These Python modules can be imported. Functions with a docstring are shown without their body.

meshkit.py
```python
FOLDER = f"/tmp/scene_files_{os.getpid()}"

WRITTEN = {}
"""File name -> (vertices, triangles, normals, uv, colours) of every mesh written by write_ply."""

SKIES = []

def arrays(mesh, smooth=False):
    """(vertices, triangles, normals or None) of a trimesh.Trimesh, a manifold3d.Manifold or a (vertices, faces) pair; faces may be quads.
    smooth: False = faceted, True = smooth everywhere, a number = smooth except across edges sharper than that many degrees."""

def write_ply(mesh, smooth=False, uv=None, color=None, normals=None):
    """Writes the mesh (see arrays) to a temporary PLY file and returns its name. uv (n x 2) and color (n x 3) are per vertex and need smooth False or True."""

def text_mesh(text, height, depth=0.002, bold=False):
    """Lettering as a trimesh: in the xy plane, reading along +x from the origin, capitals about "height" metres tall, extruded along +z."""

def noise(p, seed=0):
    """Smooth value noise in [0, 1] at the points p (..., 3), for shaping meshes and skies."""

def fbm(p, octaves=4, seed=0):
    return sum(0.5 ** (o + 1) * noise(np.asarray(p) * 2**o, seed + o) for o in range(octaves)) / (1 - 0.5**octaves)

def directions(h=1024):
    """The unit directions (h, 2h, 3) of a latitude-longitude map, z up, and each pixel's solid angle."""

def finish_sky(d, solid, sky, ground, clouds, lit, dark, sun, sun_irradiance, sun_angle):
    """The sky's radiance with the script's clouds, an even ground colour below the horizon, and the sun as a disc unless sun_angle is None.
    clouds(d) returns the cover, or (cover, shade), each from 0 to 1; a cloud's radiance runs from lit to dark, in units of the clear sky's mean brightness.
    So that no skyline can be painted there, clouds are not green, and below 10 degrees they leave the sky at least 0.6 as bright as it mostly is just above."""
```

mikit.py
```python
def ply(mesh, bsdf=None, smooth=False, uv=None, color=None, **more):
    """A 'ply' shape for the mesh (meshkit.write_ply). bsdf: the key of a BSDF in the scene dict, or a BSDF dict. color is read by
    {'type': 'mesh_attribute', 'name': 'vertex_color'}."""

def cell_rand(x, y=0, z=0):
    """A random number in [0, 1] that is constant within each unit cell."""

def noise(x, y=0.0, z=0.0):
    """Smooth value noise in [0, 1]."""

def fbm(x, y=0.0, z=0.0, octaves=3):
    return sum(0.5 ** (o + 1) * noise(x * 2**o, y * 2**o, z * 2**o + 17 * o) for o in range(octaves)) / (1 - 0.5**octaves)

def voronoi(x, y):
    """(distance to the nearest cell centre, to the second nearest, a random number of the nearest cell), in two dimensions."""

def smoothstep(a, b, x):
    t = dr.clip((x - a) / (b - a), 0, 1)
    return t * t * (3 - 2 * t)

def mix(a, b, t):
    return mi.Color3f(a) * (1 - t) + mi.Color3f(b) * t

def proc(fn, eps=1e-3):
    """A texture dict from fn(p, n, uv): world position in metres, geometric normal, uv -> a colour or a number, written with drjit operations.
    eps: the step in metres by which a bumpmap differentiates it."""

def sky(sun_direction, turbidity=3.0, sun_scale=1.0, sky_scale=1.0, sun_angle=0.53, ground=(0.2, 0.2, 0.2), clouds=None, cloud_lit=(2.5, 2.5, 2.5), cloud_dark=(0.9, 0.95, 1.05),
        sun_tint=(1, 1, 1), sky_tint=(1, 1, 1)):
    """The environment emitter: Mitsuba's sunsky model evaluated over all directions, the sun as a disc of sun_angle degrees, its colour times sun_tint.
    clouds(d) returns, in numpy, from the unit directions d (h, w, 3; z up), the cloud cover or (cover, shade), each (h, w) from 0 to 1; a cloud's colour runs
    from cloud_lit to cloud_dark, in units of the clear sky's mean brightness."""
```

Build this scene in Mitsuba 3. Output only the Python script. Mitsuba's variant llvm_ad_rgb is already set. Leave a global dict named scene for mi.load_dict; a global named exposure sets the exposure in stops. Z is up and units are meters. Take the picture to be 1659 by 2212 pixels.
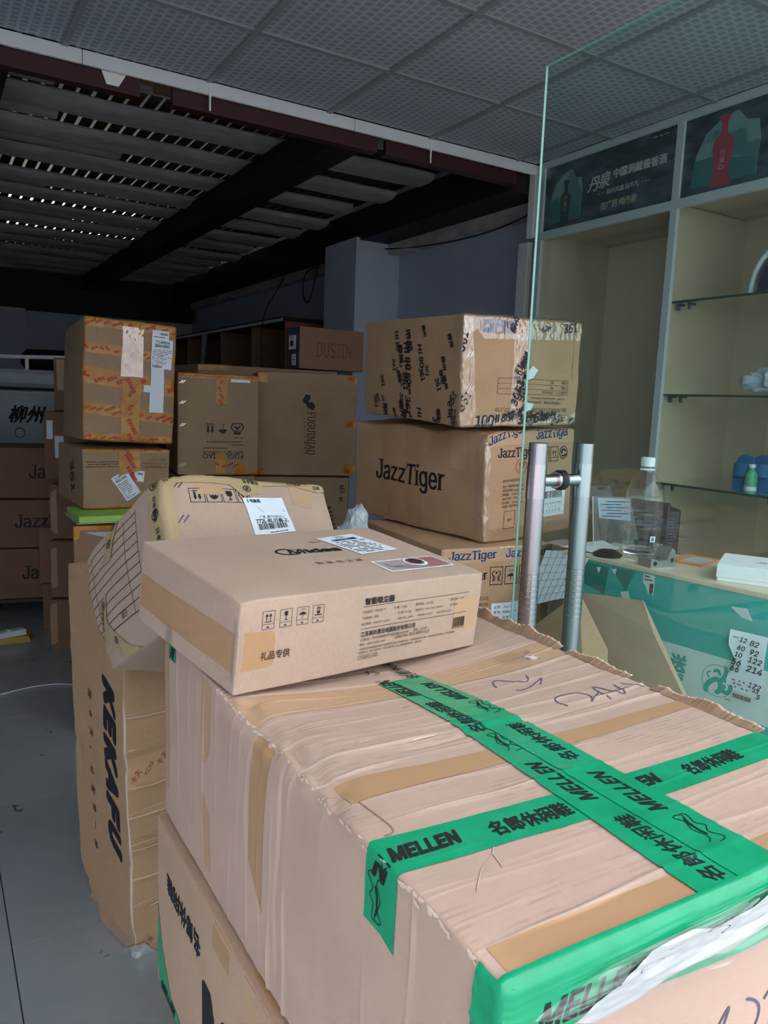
import math, random, glob
import numpy as np, trimesh, drjit as dr, mitsuba as mi
import mikit, meshkit
import shapely
from shapely import affinity
from shapely.geometry import Polygon, MultiPolygon, LineString, Point, box as sbox
from shapely.ops import unary_union
from scipy.spatial.transform import Rotation as Rot
T = mi.ScalarTransform4f
scene, labels = {}, {}
EYE = 1.5                       # camera height; all coordinates below have z = 0 at the camera, ZUP lifts them
ZUP = np.array([0, 0, EYE])
# ---------------------------------------------------------------- camera
W_, H_, F_ = 1659, 2212, 1640.0
yaw, pitch, roll = np.radians([31.3, 8.3, 2.2])
fw = np.array([math.sin(yaw) * math.cos(pitch), math.cos(yaw) * math.cos(pitch), -math.sin(pitch)])
rt = np.array([math.cos(yaw), -math.sin(yaw), 0]); up = np.cross(rt, fw)
up2 = -math.sin(roll) * rt + math.cos(roll) * up
scene['camera'] = {'type': 'perspective', 'fov': math.degrees(2 * math.atan(W_ / 2 / F_)), 'fov_axis': 'x', 'near_clip': 0.02, 'far_clip': 200.0,
                   'to_world': T().look_at(origin=ZUP.tolist(), target=(ZUP + fw).tolist(), up=up2.tolist())}
# ---------------------------------------------------------------- sky: overcast daylight through the open shop front
exposure = 3.45
def clouds(d):
    n = meshkit.fbm(d * 2.5, 4, 3)                       # an even overcast: brightest overhead, dimmer towards the horizon
    return np.ones(d.shape[:2]), np.clip(1.0 - np.clip(d[..., 2], 0, 1) ** 0.8 + 0.35 * (n - 0.5), 0, 1)
scene['sky'] = mikit.sky((0.2, -0.6, 0.75), turbidity=4.0, clouds=clouds, cloud_lit=(3.05, 3.15, 3.35), cloud_dark=(1.36, 1.48, 1.68), sun_angle=None, ground=(0.25, 0.25, 0.245))

# ---------------------------------------------------------------- materials
P_, N_, S_ = mikit.proc, mikit.noise, mikit.smoothstep
C3 = mi.Color3f
def rgb(c): return {'type': 'rgb', 'value': [float(x) for x in c]}
def two(d): return {'type': 'twosided', 'bsdf': d}
def mat(k, c, rough=0.5, spec=0.5, metal=0.0, **kw):
    base = c if isinstance(c, dict) else rgb(c)
    scene[k] = two({'type': 'principled', 'base_color': base, 'roughness': rough, 'specular': spec, 'metallic': metal, **kw})
def card(k, c, amt=1.0):
    def fn(p, n, uv):
        a = mikit.fbm(p.x * 9, p.y * 9, p.z * 9, 4)
        b = N_(p.x * 420, p.y * 420, p.z * 140)
        s = S_(0.62, 0.8, mikit.fbm(p.x * 4 + 7, p.y * 4, p.z * 4, 3))
        v = 0.86 + 0.2 * a * amt + 0.1 * (b - 0.5) - 0.10 * s
        return C3(c[0], c[1], c[2]) * v
    mat(k, P_(fn), 0.75, 0.25)
card('card_pale', (0.47, 0.338, 0.258)); card('card_pink', (0.46, 0.315, 0.22)); card('card_tan', (0.45, 0.285, 0.165))
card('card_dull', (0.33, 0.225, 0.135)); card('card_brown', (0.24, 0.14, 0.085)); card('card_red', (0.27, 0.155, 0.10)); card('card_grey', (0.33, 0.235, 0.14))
# pressed, worn creases with painted highlight lines, of the big carton in front, in its own coordinates (distance from the street end, height of the ridge, width)
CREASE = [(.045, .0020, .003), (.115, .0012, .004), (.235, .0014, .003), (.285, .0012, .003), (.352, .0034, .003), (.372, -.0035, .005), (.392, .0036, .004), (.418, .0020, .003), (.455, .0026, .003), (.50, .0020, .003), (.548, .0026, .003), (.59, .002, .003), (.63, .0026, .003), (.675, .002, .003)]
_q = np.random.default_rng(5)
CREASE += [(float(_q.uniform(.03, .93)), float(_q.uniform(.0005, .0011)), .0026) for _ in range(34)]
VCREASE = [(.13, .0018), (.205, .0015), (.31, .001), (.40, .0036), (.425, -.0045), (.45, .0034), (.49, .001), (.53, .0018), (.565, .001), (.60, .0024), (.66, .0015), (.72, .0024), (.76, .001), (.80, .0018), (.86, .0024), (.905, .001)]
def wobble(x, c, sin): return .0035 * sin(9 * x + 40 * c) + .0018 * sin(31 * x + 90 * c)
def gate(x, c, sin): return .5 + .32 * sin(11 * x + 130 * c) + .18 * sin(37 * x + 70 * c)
def flute(c, axis):
    def fn(p, n, uv):
        wob = 0.006 * mikit.fbm(p.x * 5, p.y * 5, 0.0, 2)
        st = 0.5 + 0.5 * dr.sin((p.y + wob) * 2 * math.pi / 0.0078)
        patch = S_(0.42, 0.7, mikit.fbm(p.x * 7, p.y * 16, p.z * 7, 3)) * S_(.3, .6, N_(p.x * 60, p.y * 160, 3.0))
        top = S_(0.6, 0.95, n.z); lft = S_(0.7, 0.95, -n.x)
        a = mikit.fbm(p.x * 11, p.y * 11, p.z * 11, 4); wear_glint = mi.Float(0)
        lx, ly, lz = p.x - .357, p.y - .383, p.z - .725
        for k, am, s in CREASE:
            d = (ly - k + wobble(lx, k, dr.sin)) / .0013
            wear_glint += (.10 + 150 * abs(am)) * dr.exp(-d * d) * dr.clip(gate(lx, k, dr.sin), 0, 1) * top
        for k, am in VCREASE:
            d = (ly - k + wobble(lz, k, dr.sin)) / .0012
            wear_glint += (.06 + 120 * abs(am)) * dr.exp(-d * d) * dr.clip(gate(lz, k, dr.sin), 0, 1) * lft
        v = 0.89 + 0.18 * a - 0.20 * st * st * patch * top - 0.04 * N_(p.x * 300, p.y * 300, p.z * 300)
        return mikit.mix(C3(c[0], c[1], c[2]) * v, (0.76, 0.62, 0.52), dr.clip(wear_glint, 0, .62))  # ridges paled in the colour: wear together with the highlights creases catch
    return P_(fn)
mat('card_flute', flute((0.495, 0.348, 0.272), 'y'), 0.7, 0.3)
mat('kraft_tape', (0.43, 0.255, 0.135), 0.42, 0.5); mat('kraft_light', (0.48, 0.31, 0.185), 0.45, 0.5)
def gtape(p, n, uv):
    a = mikit.fbm(p.x * 30, p.y * 30, p.z * 30, 3)
    return mikit.mix((0.004, 0.25, 0.105), (0.012, 0.35, 0.17), a)
mat('green_tape', P_(gtape), 0.28, 0.5)
def amber(p, n, uv):
    a = mikit.fbm(p.x * 14, p.y * 14, p.z * 14, 3)
    return mikit.mix((0.38, 0.145, 0.007), (0.46, 0.235, 0.04), S_(0.35, 0.7, a))
mat('amber_tape', P_(amber), 0.25, 0.3)
mat('yellow_tape', (0.44, 0.33, 0.18), 0.2, 0.6)
mat('ink', (0.018, 0.017, 0.02), 0.6, 0.3); mat('ink_soft', (0.075, 0.05, 0.035), 0.7, 0.2); mat('ink_blue', (0.01, 0.03, 0.13), 0.4, 0.4)
mat('ink_red', (0.36, 0.04, 0.02), 0.5, 0.4); mat('ink_rust', (0.30, 0.085, 0.055), 0.7, 0.2); mat('ink_pen', (0.10, 0.10, 0.17), 0.6, 0.3)
mat('paper', (0.72, 0.78, 0.84), 0.6, 0.3); mat('paper_white', (0.80, 0.81, 0.82), 0.6, 0.3)
mat('scuff', (0.62, 0.50, 0.41), 0.7, 0.2); mat('card_inside', (0.27, 0.17, 0.11), 0.8, 0.2)
scene['film'] = {'type': 'thindielectric', 'int_ior': 1.7}
mat('film_white', (0.36, 0.38, 0.38), 0.18, 0.9); mat('slip', (0.33, 0.40, 0.46), 0.5, 0.3); mat('ink_faded', (0.19, 0.065, 0.045), 0.7, 0.2)
mat('wall_blue', P_(lambda p, n, uv: C3(0.42, 0.49, 0.60) * (0.88 + 0.2 * mikit.fbm(p.x * 3, p.y * 3, p.z * 3, 4))), 0.7, 0.3)
mat('plaster', (0.42, 0.42, 0.42), 0.8, 0.2)
def concrete(p, n, uv):
    a = mikit.fbm(p.x * 1.6, p.y * 9, p.z * 9, 4); b = mikit.fbm(p.x * 14, p.y * 40, p.z * 40, 3)
    return C3(0.43, 0.42, 0.42) * (0.40 + 0.85 * a) * (0.8 + 0.4 * b)
mat('plank_concrete', P_(concrete), 0.85, 0.2)
mat('dark_steel', (0.010, 0.010, 0.011), 0.6, 0.3); mat('maroon_steel', (0.042, 0.010, 0.013), 0.45, 0.5); mat('white_trim', (0.66, 0.72, 0.76), 0.4, 0.5)
mat('roof_sheet', (0.13, 0.14, 0.145), 0.7, 0.2); mat('deck_wood', (0.10, 0.085, 0.07), 0.9, 0.1); mat('brown_board', P_(lambda p, n, uv: C3(0.22, 0.14, 0.09) * (0.8 + 0.4 * mikit.fbm(p.x * 6, p.y * 40, p.z * 6, 3))), 0.7, 0.2)
def ceil_tile(p, n, uv):
    s = 0.0375
    col = dr.floor(p.x / s); q = p.y / s + 0.5 * (col - 2 * dr.floor(col / 2))
    fx, fy = p.x / s - col, q - dr.floor(q)
    d = S_(0.12, 0.2, fx) * S_(0.88, 0.8, fx) * S_(0.12, 0.2, fy) * S_(0.88, 0.8, fy)
    return mikit.mix((0.37, 0.42, 0.48), (0.255, 0.295, 0.345), d) * (0.92 + 0.16 * mikit.fbm(p.x * 2, p.y * 2, 0.0, 3))
mat('ceiling_tile', P_(ceil_tile), 0.7, 0.3)
mat('ceiling_grid', (0.24, 0.26, 0.28), 0.5, 0.4)
def floor_c(p, n, uv):
    a = mikit.fbm(p.x * 2.2, p.y * 2.2, 0.0, 4); b = mikit.fbm(p.x * 30, p.y * 30, 0.0, 2)
    dirt = S_(0.90, 0.93, N_(p.x * 17, p.y * 17, 3.0)) * S_(0.7, 0.8, N_(p.x * 90, p.y * 90, 1.0))
    return mikit.mix(C3(0.32, 0.355, 0.365) * (0.82 + 0.25 * a + 0.06 * b), (0.05, 0.045, 0.04), 0.8 * dirt)
mat('floor_tile', P_(floor_c), P_(lambda p, n, uv: 0.16 + 0.14 * mikit.fbm(p.x * 4, p.y * 4, 0.0, 3)), 0.5)
mat('grout', (0.06, 0.06, 0.06), 0.9, 0.1); mat('paving_concrete', (0.33, 0.32, 0.31), 0.9, 0.1)
scene['steel_brushed'] = two({'type': 'roughconductor', 'material': 'Cr', 'distribution': 'ggx', 'alpha': 0.12, 'specular_reflectance': rgb((0.68, 0.68, 0.70))})
scene['steel_polished'] = two({'type': 'roughconductor', 'material': 'Cr', 'distribution': 'ggx', 'alpha': 0.05, 'specular_reflectance': rgb((0.8, 0.8, 0.82))})
mat('black_rubber', (0.015, 0.015, 0.017), 0.5, 0.4); mat('black_plastic', (0.018, 0.020, 0.024), 0.4, 0.5); mat('grey_plastic', (0.06, 0.07, 0.08), 0.5, 0.4)
scene['door_glass'] = {'type': 'thindielectric', 'specular_transmittance': rgb((0.74, 0.95, 0.92))}
scene['door_edge'] = two({'type': 'principled', 'base_color': rgb((0.17, 0.36, 0.31)), 'roughness': 0.2, 'specular': 0.8})
scene['shelf_glass'] = {'type': 'thindielectric', 'specular_transmittance': rgb((0.72, 0.84, 0.76))}
mat('shelf_edge', (0.035, 0.075, 0.045), 0.15, 0.8)
scene['clear_plastic'] = {'type': 'thindielectric', 'int_ior': 1.35, 'specular_transmittance': rgb((0.93, 0.95, 0.95))}
scene['water'] = {'type': 'dielectric', 'int_ior': 1.33}
mat('cap_white', (0.75, 0.80, 0.82), 0.4, 0.5)
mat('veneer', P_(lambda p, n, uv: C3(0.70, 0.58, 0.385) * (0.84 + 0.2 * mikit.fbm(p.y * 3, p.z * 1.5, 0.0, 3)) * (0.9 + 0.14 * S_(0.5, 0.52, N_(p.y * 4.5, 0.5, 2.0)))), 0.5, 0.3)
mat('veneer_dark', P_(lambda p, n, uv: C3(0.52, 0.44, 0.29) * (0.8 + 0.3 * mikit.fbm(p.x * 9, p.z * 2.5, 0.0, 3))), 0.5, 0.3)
mat('frame_alu', (0.55, 0.60, 0.62), 0.4, 0.5)
mat('teal_board', P_(lambda p, n, uv: C3(0.055, 0.42, 0.37) * (0.85 + 0.25 * mikit.fbm(p.y * 4, p.z * 4, 0.0, 3))), 0.3, 0.5)
mat('teal_dark', (0.03, 0.20, 0.17), 0.3, 0.5); mat('band_white', (0.58, 0.66, 0.62), 0.4, 0.5); mat('teal_print', (0.05, 0.36, 0.31), 0.4, 0.5)
mat('counter_top', (0.62, 0.52, 0.38), 0.4, 0.5); mat('poster_dark', P_(lambda p, n, uv: mikit.mix((0.012, 0.035, 0.042), (0.05, 0.11, 0.13), S_(0.3, 0.8, mikit.fbm(p.y * 9, p.z * 22, 1.0, 4)))), 0.35, 0.5)
mat('poster_sky', P_(lambda p, n, uv: mikit.mix((0.20, 0.34, 0.33), (0.07, 0.20, 0.20), S_(0.45, 0.6, mikit.fbm(p.y * 8, p.z * 10, 4.0, 4)))), 0.35, 0.5)
mat('poster_water', (0.03, 0.17, 0.16), 0.35, 0.5); mat('poster_red', (0.42, 0.05, 0.075), 0.35, 0.5); mat('poster_bottle', (0.02, 0.05, 0.05), 0.35, 0.5)
mat('poster_text', (0.48, 0.52, 0.50), 0.35, 0.5); mat('poster_gold', (0.36, 0.30, 0.23), 0.35, 0.5); mat('poster_pink', (0.62, 0.30, 0.30), 0.35, 0.5)
mat('lime', (0.28, 0.55, 0.10), 0.4, 0.4); mat('cab_white', P_(lambda p, n, uv: C3(0.46, 0.53, 0.56) * (0.75 + 0.4 * mikit.fbm(p.x * 6, p.y * 6, p.z * 6, 4))), 0.4, 0.5)
mat('shelf_brown', (0.20, 0.125, 0.07), 0.6, 0.3); mat('shelf_red', (0.22, 0.07, 0.045), 0.6, 0.3); mat('blue_plastic', (0.02, 0.17, 0.34), 0.5, 0.4)
mat('green_plastic', (0.10, 0.42, 0.22), 0.35, 0.5); mat('orange_liquid', (0.58, 0.27, 0.10), 0.3, 0.5); mat('navy', (0.02, 0.035, 0.08), 0.4, 0.5)
mat('bag_plastic', (0.42, 0.50, 0.54), 0.2, 0.7); mat('block_metal', (0.42, 0.43, 0.43), 0.35, 0.5, 0.7); mat('yellow_paint', (0.40, 0.28, 0.04), 0.5, 0.4)
mat('photo_mauve', (0.36, 0.25, 0.26), 0.3, 0.5); mat('photo_rose', (0.34, 0.15, 0.15), 0.3, 0.5); mat('photo_dark', (0.05, 0.02, 0.03), 0.3, 0.5)
mat('photo_grey', (0.42, 0.36, 0.37), 0.3, 0.5)
mat('orange_label', (0.60, 0.24, 0.10), 0.5, 0.4)

# ---------------------------------------------------------------- helpers
def key_(k):
    if k not in scene: return k
    i = 1
    while f'{k}_{i:03d}' in scene: i += 1
    return f'{k}_{i:03d}'
def lab(k, label=None, cat=None, group=None, kind=None):
    d = labels.setdefault(k, {})
    for a, b in (('label', label), ('category', cat), ('group', group), ('kind', kind)):
        if b: d[a] = b
    return k
def taken(k): return any(x == k or x.startswith(k + '__') for x in list(scene) + list(labels))
def thing(k, label, cat, group=None, kind=None):
    base, i = k, 1
    while taken(k): k = f'{base}_{i:03d}'; i += 1
    return lab(k, label, cat, group, kind)
def add(k, mesh, bsdf, smooth=False, lift=True):
    if isinstance(mesh, list): mesh = trimesh.util.concatenate(mesh)
    mesh = mesh.copy()
    if lift: mesh.apply_translation(ZUP)
    k = key_(k)
    scene[k] = mikit.ply(mesh, bsdf, smooth=smooth)
    if '__' in k and any(w in k.rpartition('__')[2] for w in ('lettering', 'handwriting', 'scuff')): lab(k, kind='stuff')
    return k
def bx(lo, hi, bev=0.0):
    lo, hi = np.array(lo, float), np.array(hi, float)
    m = trimesh.creation.box(extents=hi - lo); m.apply_translation((lo + hi) / 2)
    if bev:
        pts = []
        for s in np.ndindex(2, 2, 2):
            c = np.where(np.array(s) == 0, lo, hi); sg = np.where(np.array(s) == 0, 1, -1)
            for ax in range(3):
                o = sg * bev; o[ax] = 0; pts.append(c + o)
        m = trimesh.convex.convex_hull(np.array(pts))
    return m
def frame_box(c, ax, half, bev=0.0):
    m = bx(-np.array(half, float), half, bev); M = np.eye(4); M[:3, :3] = np.array(ax).T; M[:3, 3] = c; m.apply_transform(M); return m
def hull(p): return trimesh.convex.convex_hull(np.array(p, float))
def tube(pts, r, n=8, closed=False):
    pts = np.array(pts, float); t = np.gradient(pts, axis=0); t /= np.linalg.norm(t, axis=1, keepdims=True) + 1e-12
    a = np.cross(t, [0.31, 0.2, 0.93]); a /= np.linalg.norm(a, axis=1, keepdims=True) + 1e-9; b = np.cross(t, a)
    ang = np.arange(n) * 2 * np.pi / n; rr = np.broadcast_to(r, (len(pts),))
    v = pts[:, None] + rr[:, None, None] * (np.cos(ang)[None, :, None] * a[:, None] + np.sin(ang)[None, :, None] * b[:, None])
    f = []
    for i in range(len(pts) - 1):
        for j in range(n): f += [[i * n + j, i * n + (j + 1) % n, (i + 1) * n + (j + 1) % n], [i * n + j, (i + 1) * n + (j + 1) % n, (i + 1) * n + j]]
    v = v.reshape(-1, 3); k = len(v); v = np.vstack([v, pts[0], pts[-1]])
    for j in range(n): f += [[k, (j + 1) % n, j], [k + 1, k - n + j, k - n + (j + 1) % n]]
    return trimesh.Trimesh(v, f, process=False)
def lathe(prof, n=32, at=(0, 0, 0)):
    m = trimesh.creation.revolve(np.array(prof, float), sections=n); m.apply_translation(at); return m
def sheet(P):          # grid (n, m, 3) of points -> mesh
    n, m = P.shape[:2]; i = np.arange(n * m).reshape(n, m)
    f = np.vstack([np.stack([i[:-1, :-1], i[1:, :-1], i[1:, 1:]], -1).reshape(-1, 3), np.stack([i[:-1, :-1], i[1:, 1:], i[:-1, 1:]], -1).reshape(-1, 3)])
    return trimesh.Trimesh(P.reshape(-1, 3), f, process=False)

# ---------------------------------------------------------------- lettering as flat shapes
from PIL import Image, ImageDraw, ImageFont
FONT = {k: glob.glob('/opt/blender-*/*/datafiles/fonts/' + v)[0] for k, v in dict(cjk='Noto Sans CJK*', inter='Inter.woff2').items()}
_G = {}
def glyph(ch, font, res, bold):
    q = (ch, font, res, bold)
    if q in _G: return _G[q]
    if ('f', font, res) not in _G: _G[('f', font, res)] = ImageFont.truetype(FONT[font], res)
    f = _G[('f', font, res)]
    adv = f.getlength(ch) / res
    x0, y0, x1, y1 = f.getbbox(ch, anchor='ls', stroke_width=bold)
    geo = Polygon()
    if x1 > x0 and y1 > y0 and ch != ' ':
        im = Image.new('L', (x1 - x0 + 8, y1 - y0 + 8)); ImageDraw.Draw(im).text((4 - x0, 4 - y0), ch, 255, f, anchor='ls', stroke_width=bold)
        on = np.pad(np.asarray(im) > 120, ((0, 0), (1, 1))).astype(np.int8)
        rows, st = np.nonzero(np.diff(on, axis=1) == 1); en = np.nonzero(np.diff(on, axis=1) == -1)[1]
        geo = shapely.union_all(shapely.box(st, -rows - 1.0, en, -rows * 1.0)).buffer(0.5).buffer(-0.5).simplify(0.72 if res > 40 else 0.8)
        geo = affinity.affine_transform(geo, [1 / res, 0, 0, 1 / res, (-4 + x0) / res, (4 - y0) / res])
    _G[q] = (geo, adv); return _G[q]
def text(s, h, font='cjk', res=64, bold=0, shear=0.0, stretch=1.0, fat=0.0, width=None, gap=0.0, serif=False):
    """shapes of the words, left end of the baseline at 0,0; h = capital (or character) height"""
    em = h / (0.88 if font == 'cjk' and any(ord(c) > 0x2e80 for c in s) else 0.73)
    out, x = [], 0.0
    for ch in s:
        g, a = glyph(ch, font, res, bold)
        if fat and not g.is_empty: g = unary_union([affinity.translate(g, d, 0) for d in np.linspace(-fat, fat, 5)])
        if serif and not g.is_empty: g = unary_union([g] + slabs(ch, g))
        if not g.is_empty: out.append(affinity.translate(g, x, 0))
        x += a + gap
    g = unary_union(out); g = affinity.affine_transform(g, [em * stretch, em * shear, 0, em, 0, 0])
    if width:
        x0, _, x1, _ = g.bounds; g = affinity.scale(affinity.translate(g, -x0, 0), width / (x1 - x0), 1, origin=(0, 0))
    return g
def slabs(ch, g):
    x0, y0, x1, y1 = g.bounds; o, t = [], 0.045
    def foot(xa, xb, y, w=0.07): o.append(sbox(xa - w, y, xb + w, y + t))
    if ch in 'TIF': foot((x0 + x1) / 2 - .06 if ch != 'F' else x0, (x0 + x1) / 2 + .06 if ch != 'F' else x0 + .13, y0)
    if ch == 'I': foot(x0, x1, y1 - t)
    if ch == 'F': foot(x0, x0 + .1, y1 - t); o.append(sbox(x1 - t, y1 - .2, x1, y1))
    if ch == 'T': o.append(sbox(x0, y1 - .22, x0 + t, y1)); o.append(sbox(x1 - t, y1 - .22, x1, y1))
    if ch in 'ir': foot(x0, x0 + (.13 if ch == 'r' else x1 - x0), y0); o.append(sbox(x0 - .07, 0.5, x0 + .05, 0.5 + t))
    if ch == 'J': foot((x0 + x1) / 2, x1, y1 - t)
    if ch in 'UN': foot(x0, x0 + .1, y1 - t); foot(x1 - .1, x1, y1 - t)
    if ch == 'N': foot(x0, x0 + .1, y0)
    if ch == 'A': foot(x0, x0 + .06, y0); foot(x1 - .06, x1, y0)
    if ch == 'z': o.append(sbox(x0, 0.40, x0 + t, 0.53)); o.append(sbox(x1 - t, 0, x1, 0.14))
    return o
def at(g, x, y, rot=0, s=1.0, sy=None):
    g = affinity.scale(g, s, s if sy is None else sy, origin=(0, 0)) if (s != 1 or sy is not None) else g
    return affinity.translate(affinity.rotate(g, rot, origin=(0, 0)) if rot else g, x, y)
def mir(g):           # turned upside down about its own centre
    return affinity.rotate(g, 180, origin='center')
rng = np.random.default_rng(11)
def rows(w, h, n, seed=0, fill=0.8, left=True):       # lines of writing too small to read
    q = np.random.default_rng(seed); o = []
    for i in range(n):
        y = h * (1 - (i + 0.75) / n); x = 0.0; end = w * q.uniform(0.55, 1.0)
        while x < end:
            l = q.uniform(0.35, 0.9) * h / n; 
            if q.random() < fill: o.append(sbox(x, y, min(x + l * .8, w), y + h / n * q.uniform(.32, .45)))
            x += l
    return MultiPolygon([a for a in o])
def barcode(w, h, seed=0, n=34):
    q = np.random.default_rng(seed); x, o = 0.0, []
    while x < w:
        a = q.choice([1, 1, 2, 3]) * w / n / 2; o.append(sbox(x, 0, min(x + a, w), h)); x += a + q.choice([1, 1, 2]) * w / n / 2
    return unary_union(o)
def stroke(pts, w, smooth=True):
    pts = np.array(pts, float)
    if smooth and len(pts) > 2:
        from scipy.interpolate import CubicSpline
        t = np.r_[0, np.cumsum(np.linalg.norm(np.diff(pts, axis=0), axis=1))]; pts = CubicSpline(t, pts)(np.linspace(0, t[-1], 6 * len(pts)))
    return LineString(pts).buffer(w / 2, quad_segs=2).simplify(w * .08)
def ring(poly, w): return poly.difference(poly.buffer(-w, join_style=2))
def rrect(w, h, r=0.0): return sbox(r, r, w - r, h - r).buffer(r, quad_segs=3) if r else sbox(0, 0, w, h)
def ragged(w, h, amp, seed, n=14):          # a strip with torn short ends
    q = np.random.default_rng(seed); e = [(amp * q.uniform(-1, 1), y) for y in np.linspace(0, h, n)]
    return Polygon(e + [(w + amp * q.uniform(-1, 1), y) for y in np.linspace(h, 0, n)])
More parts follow.
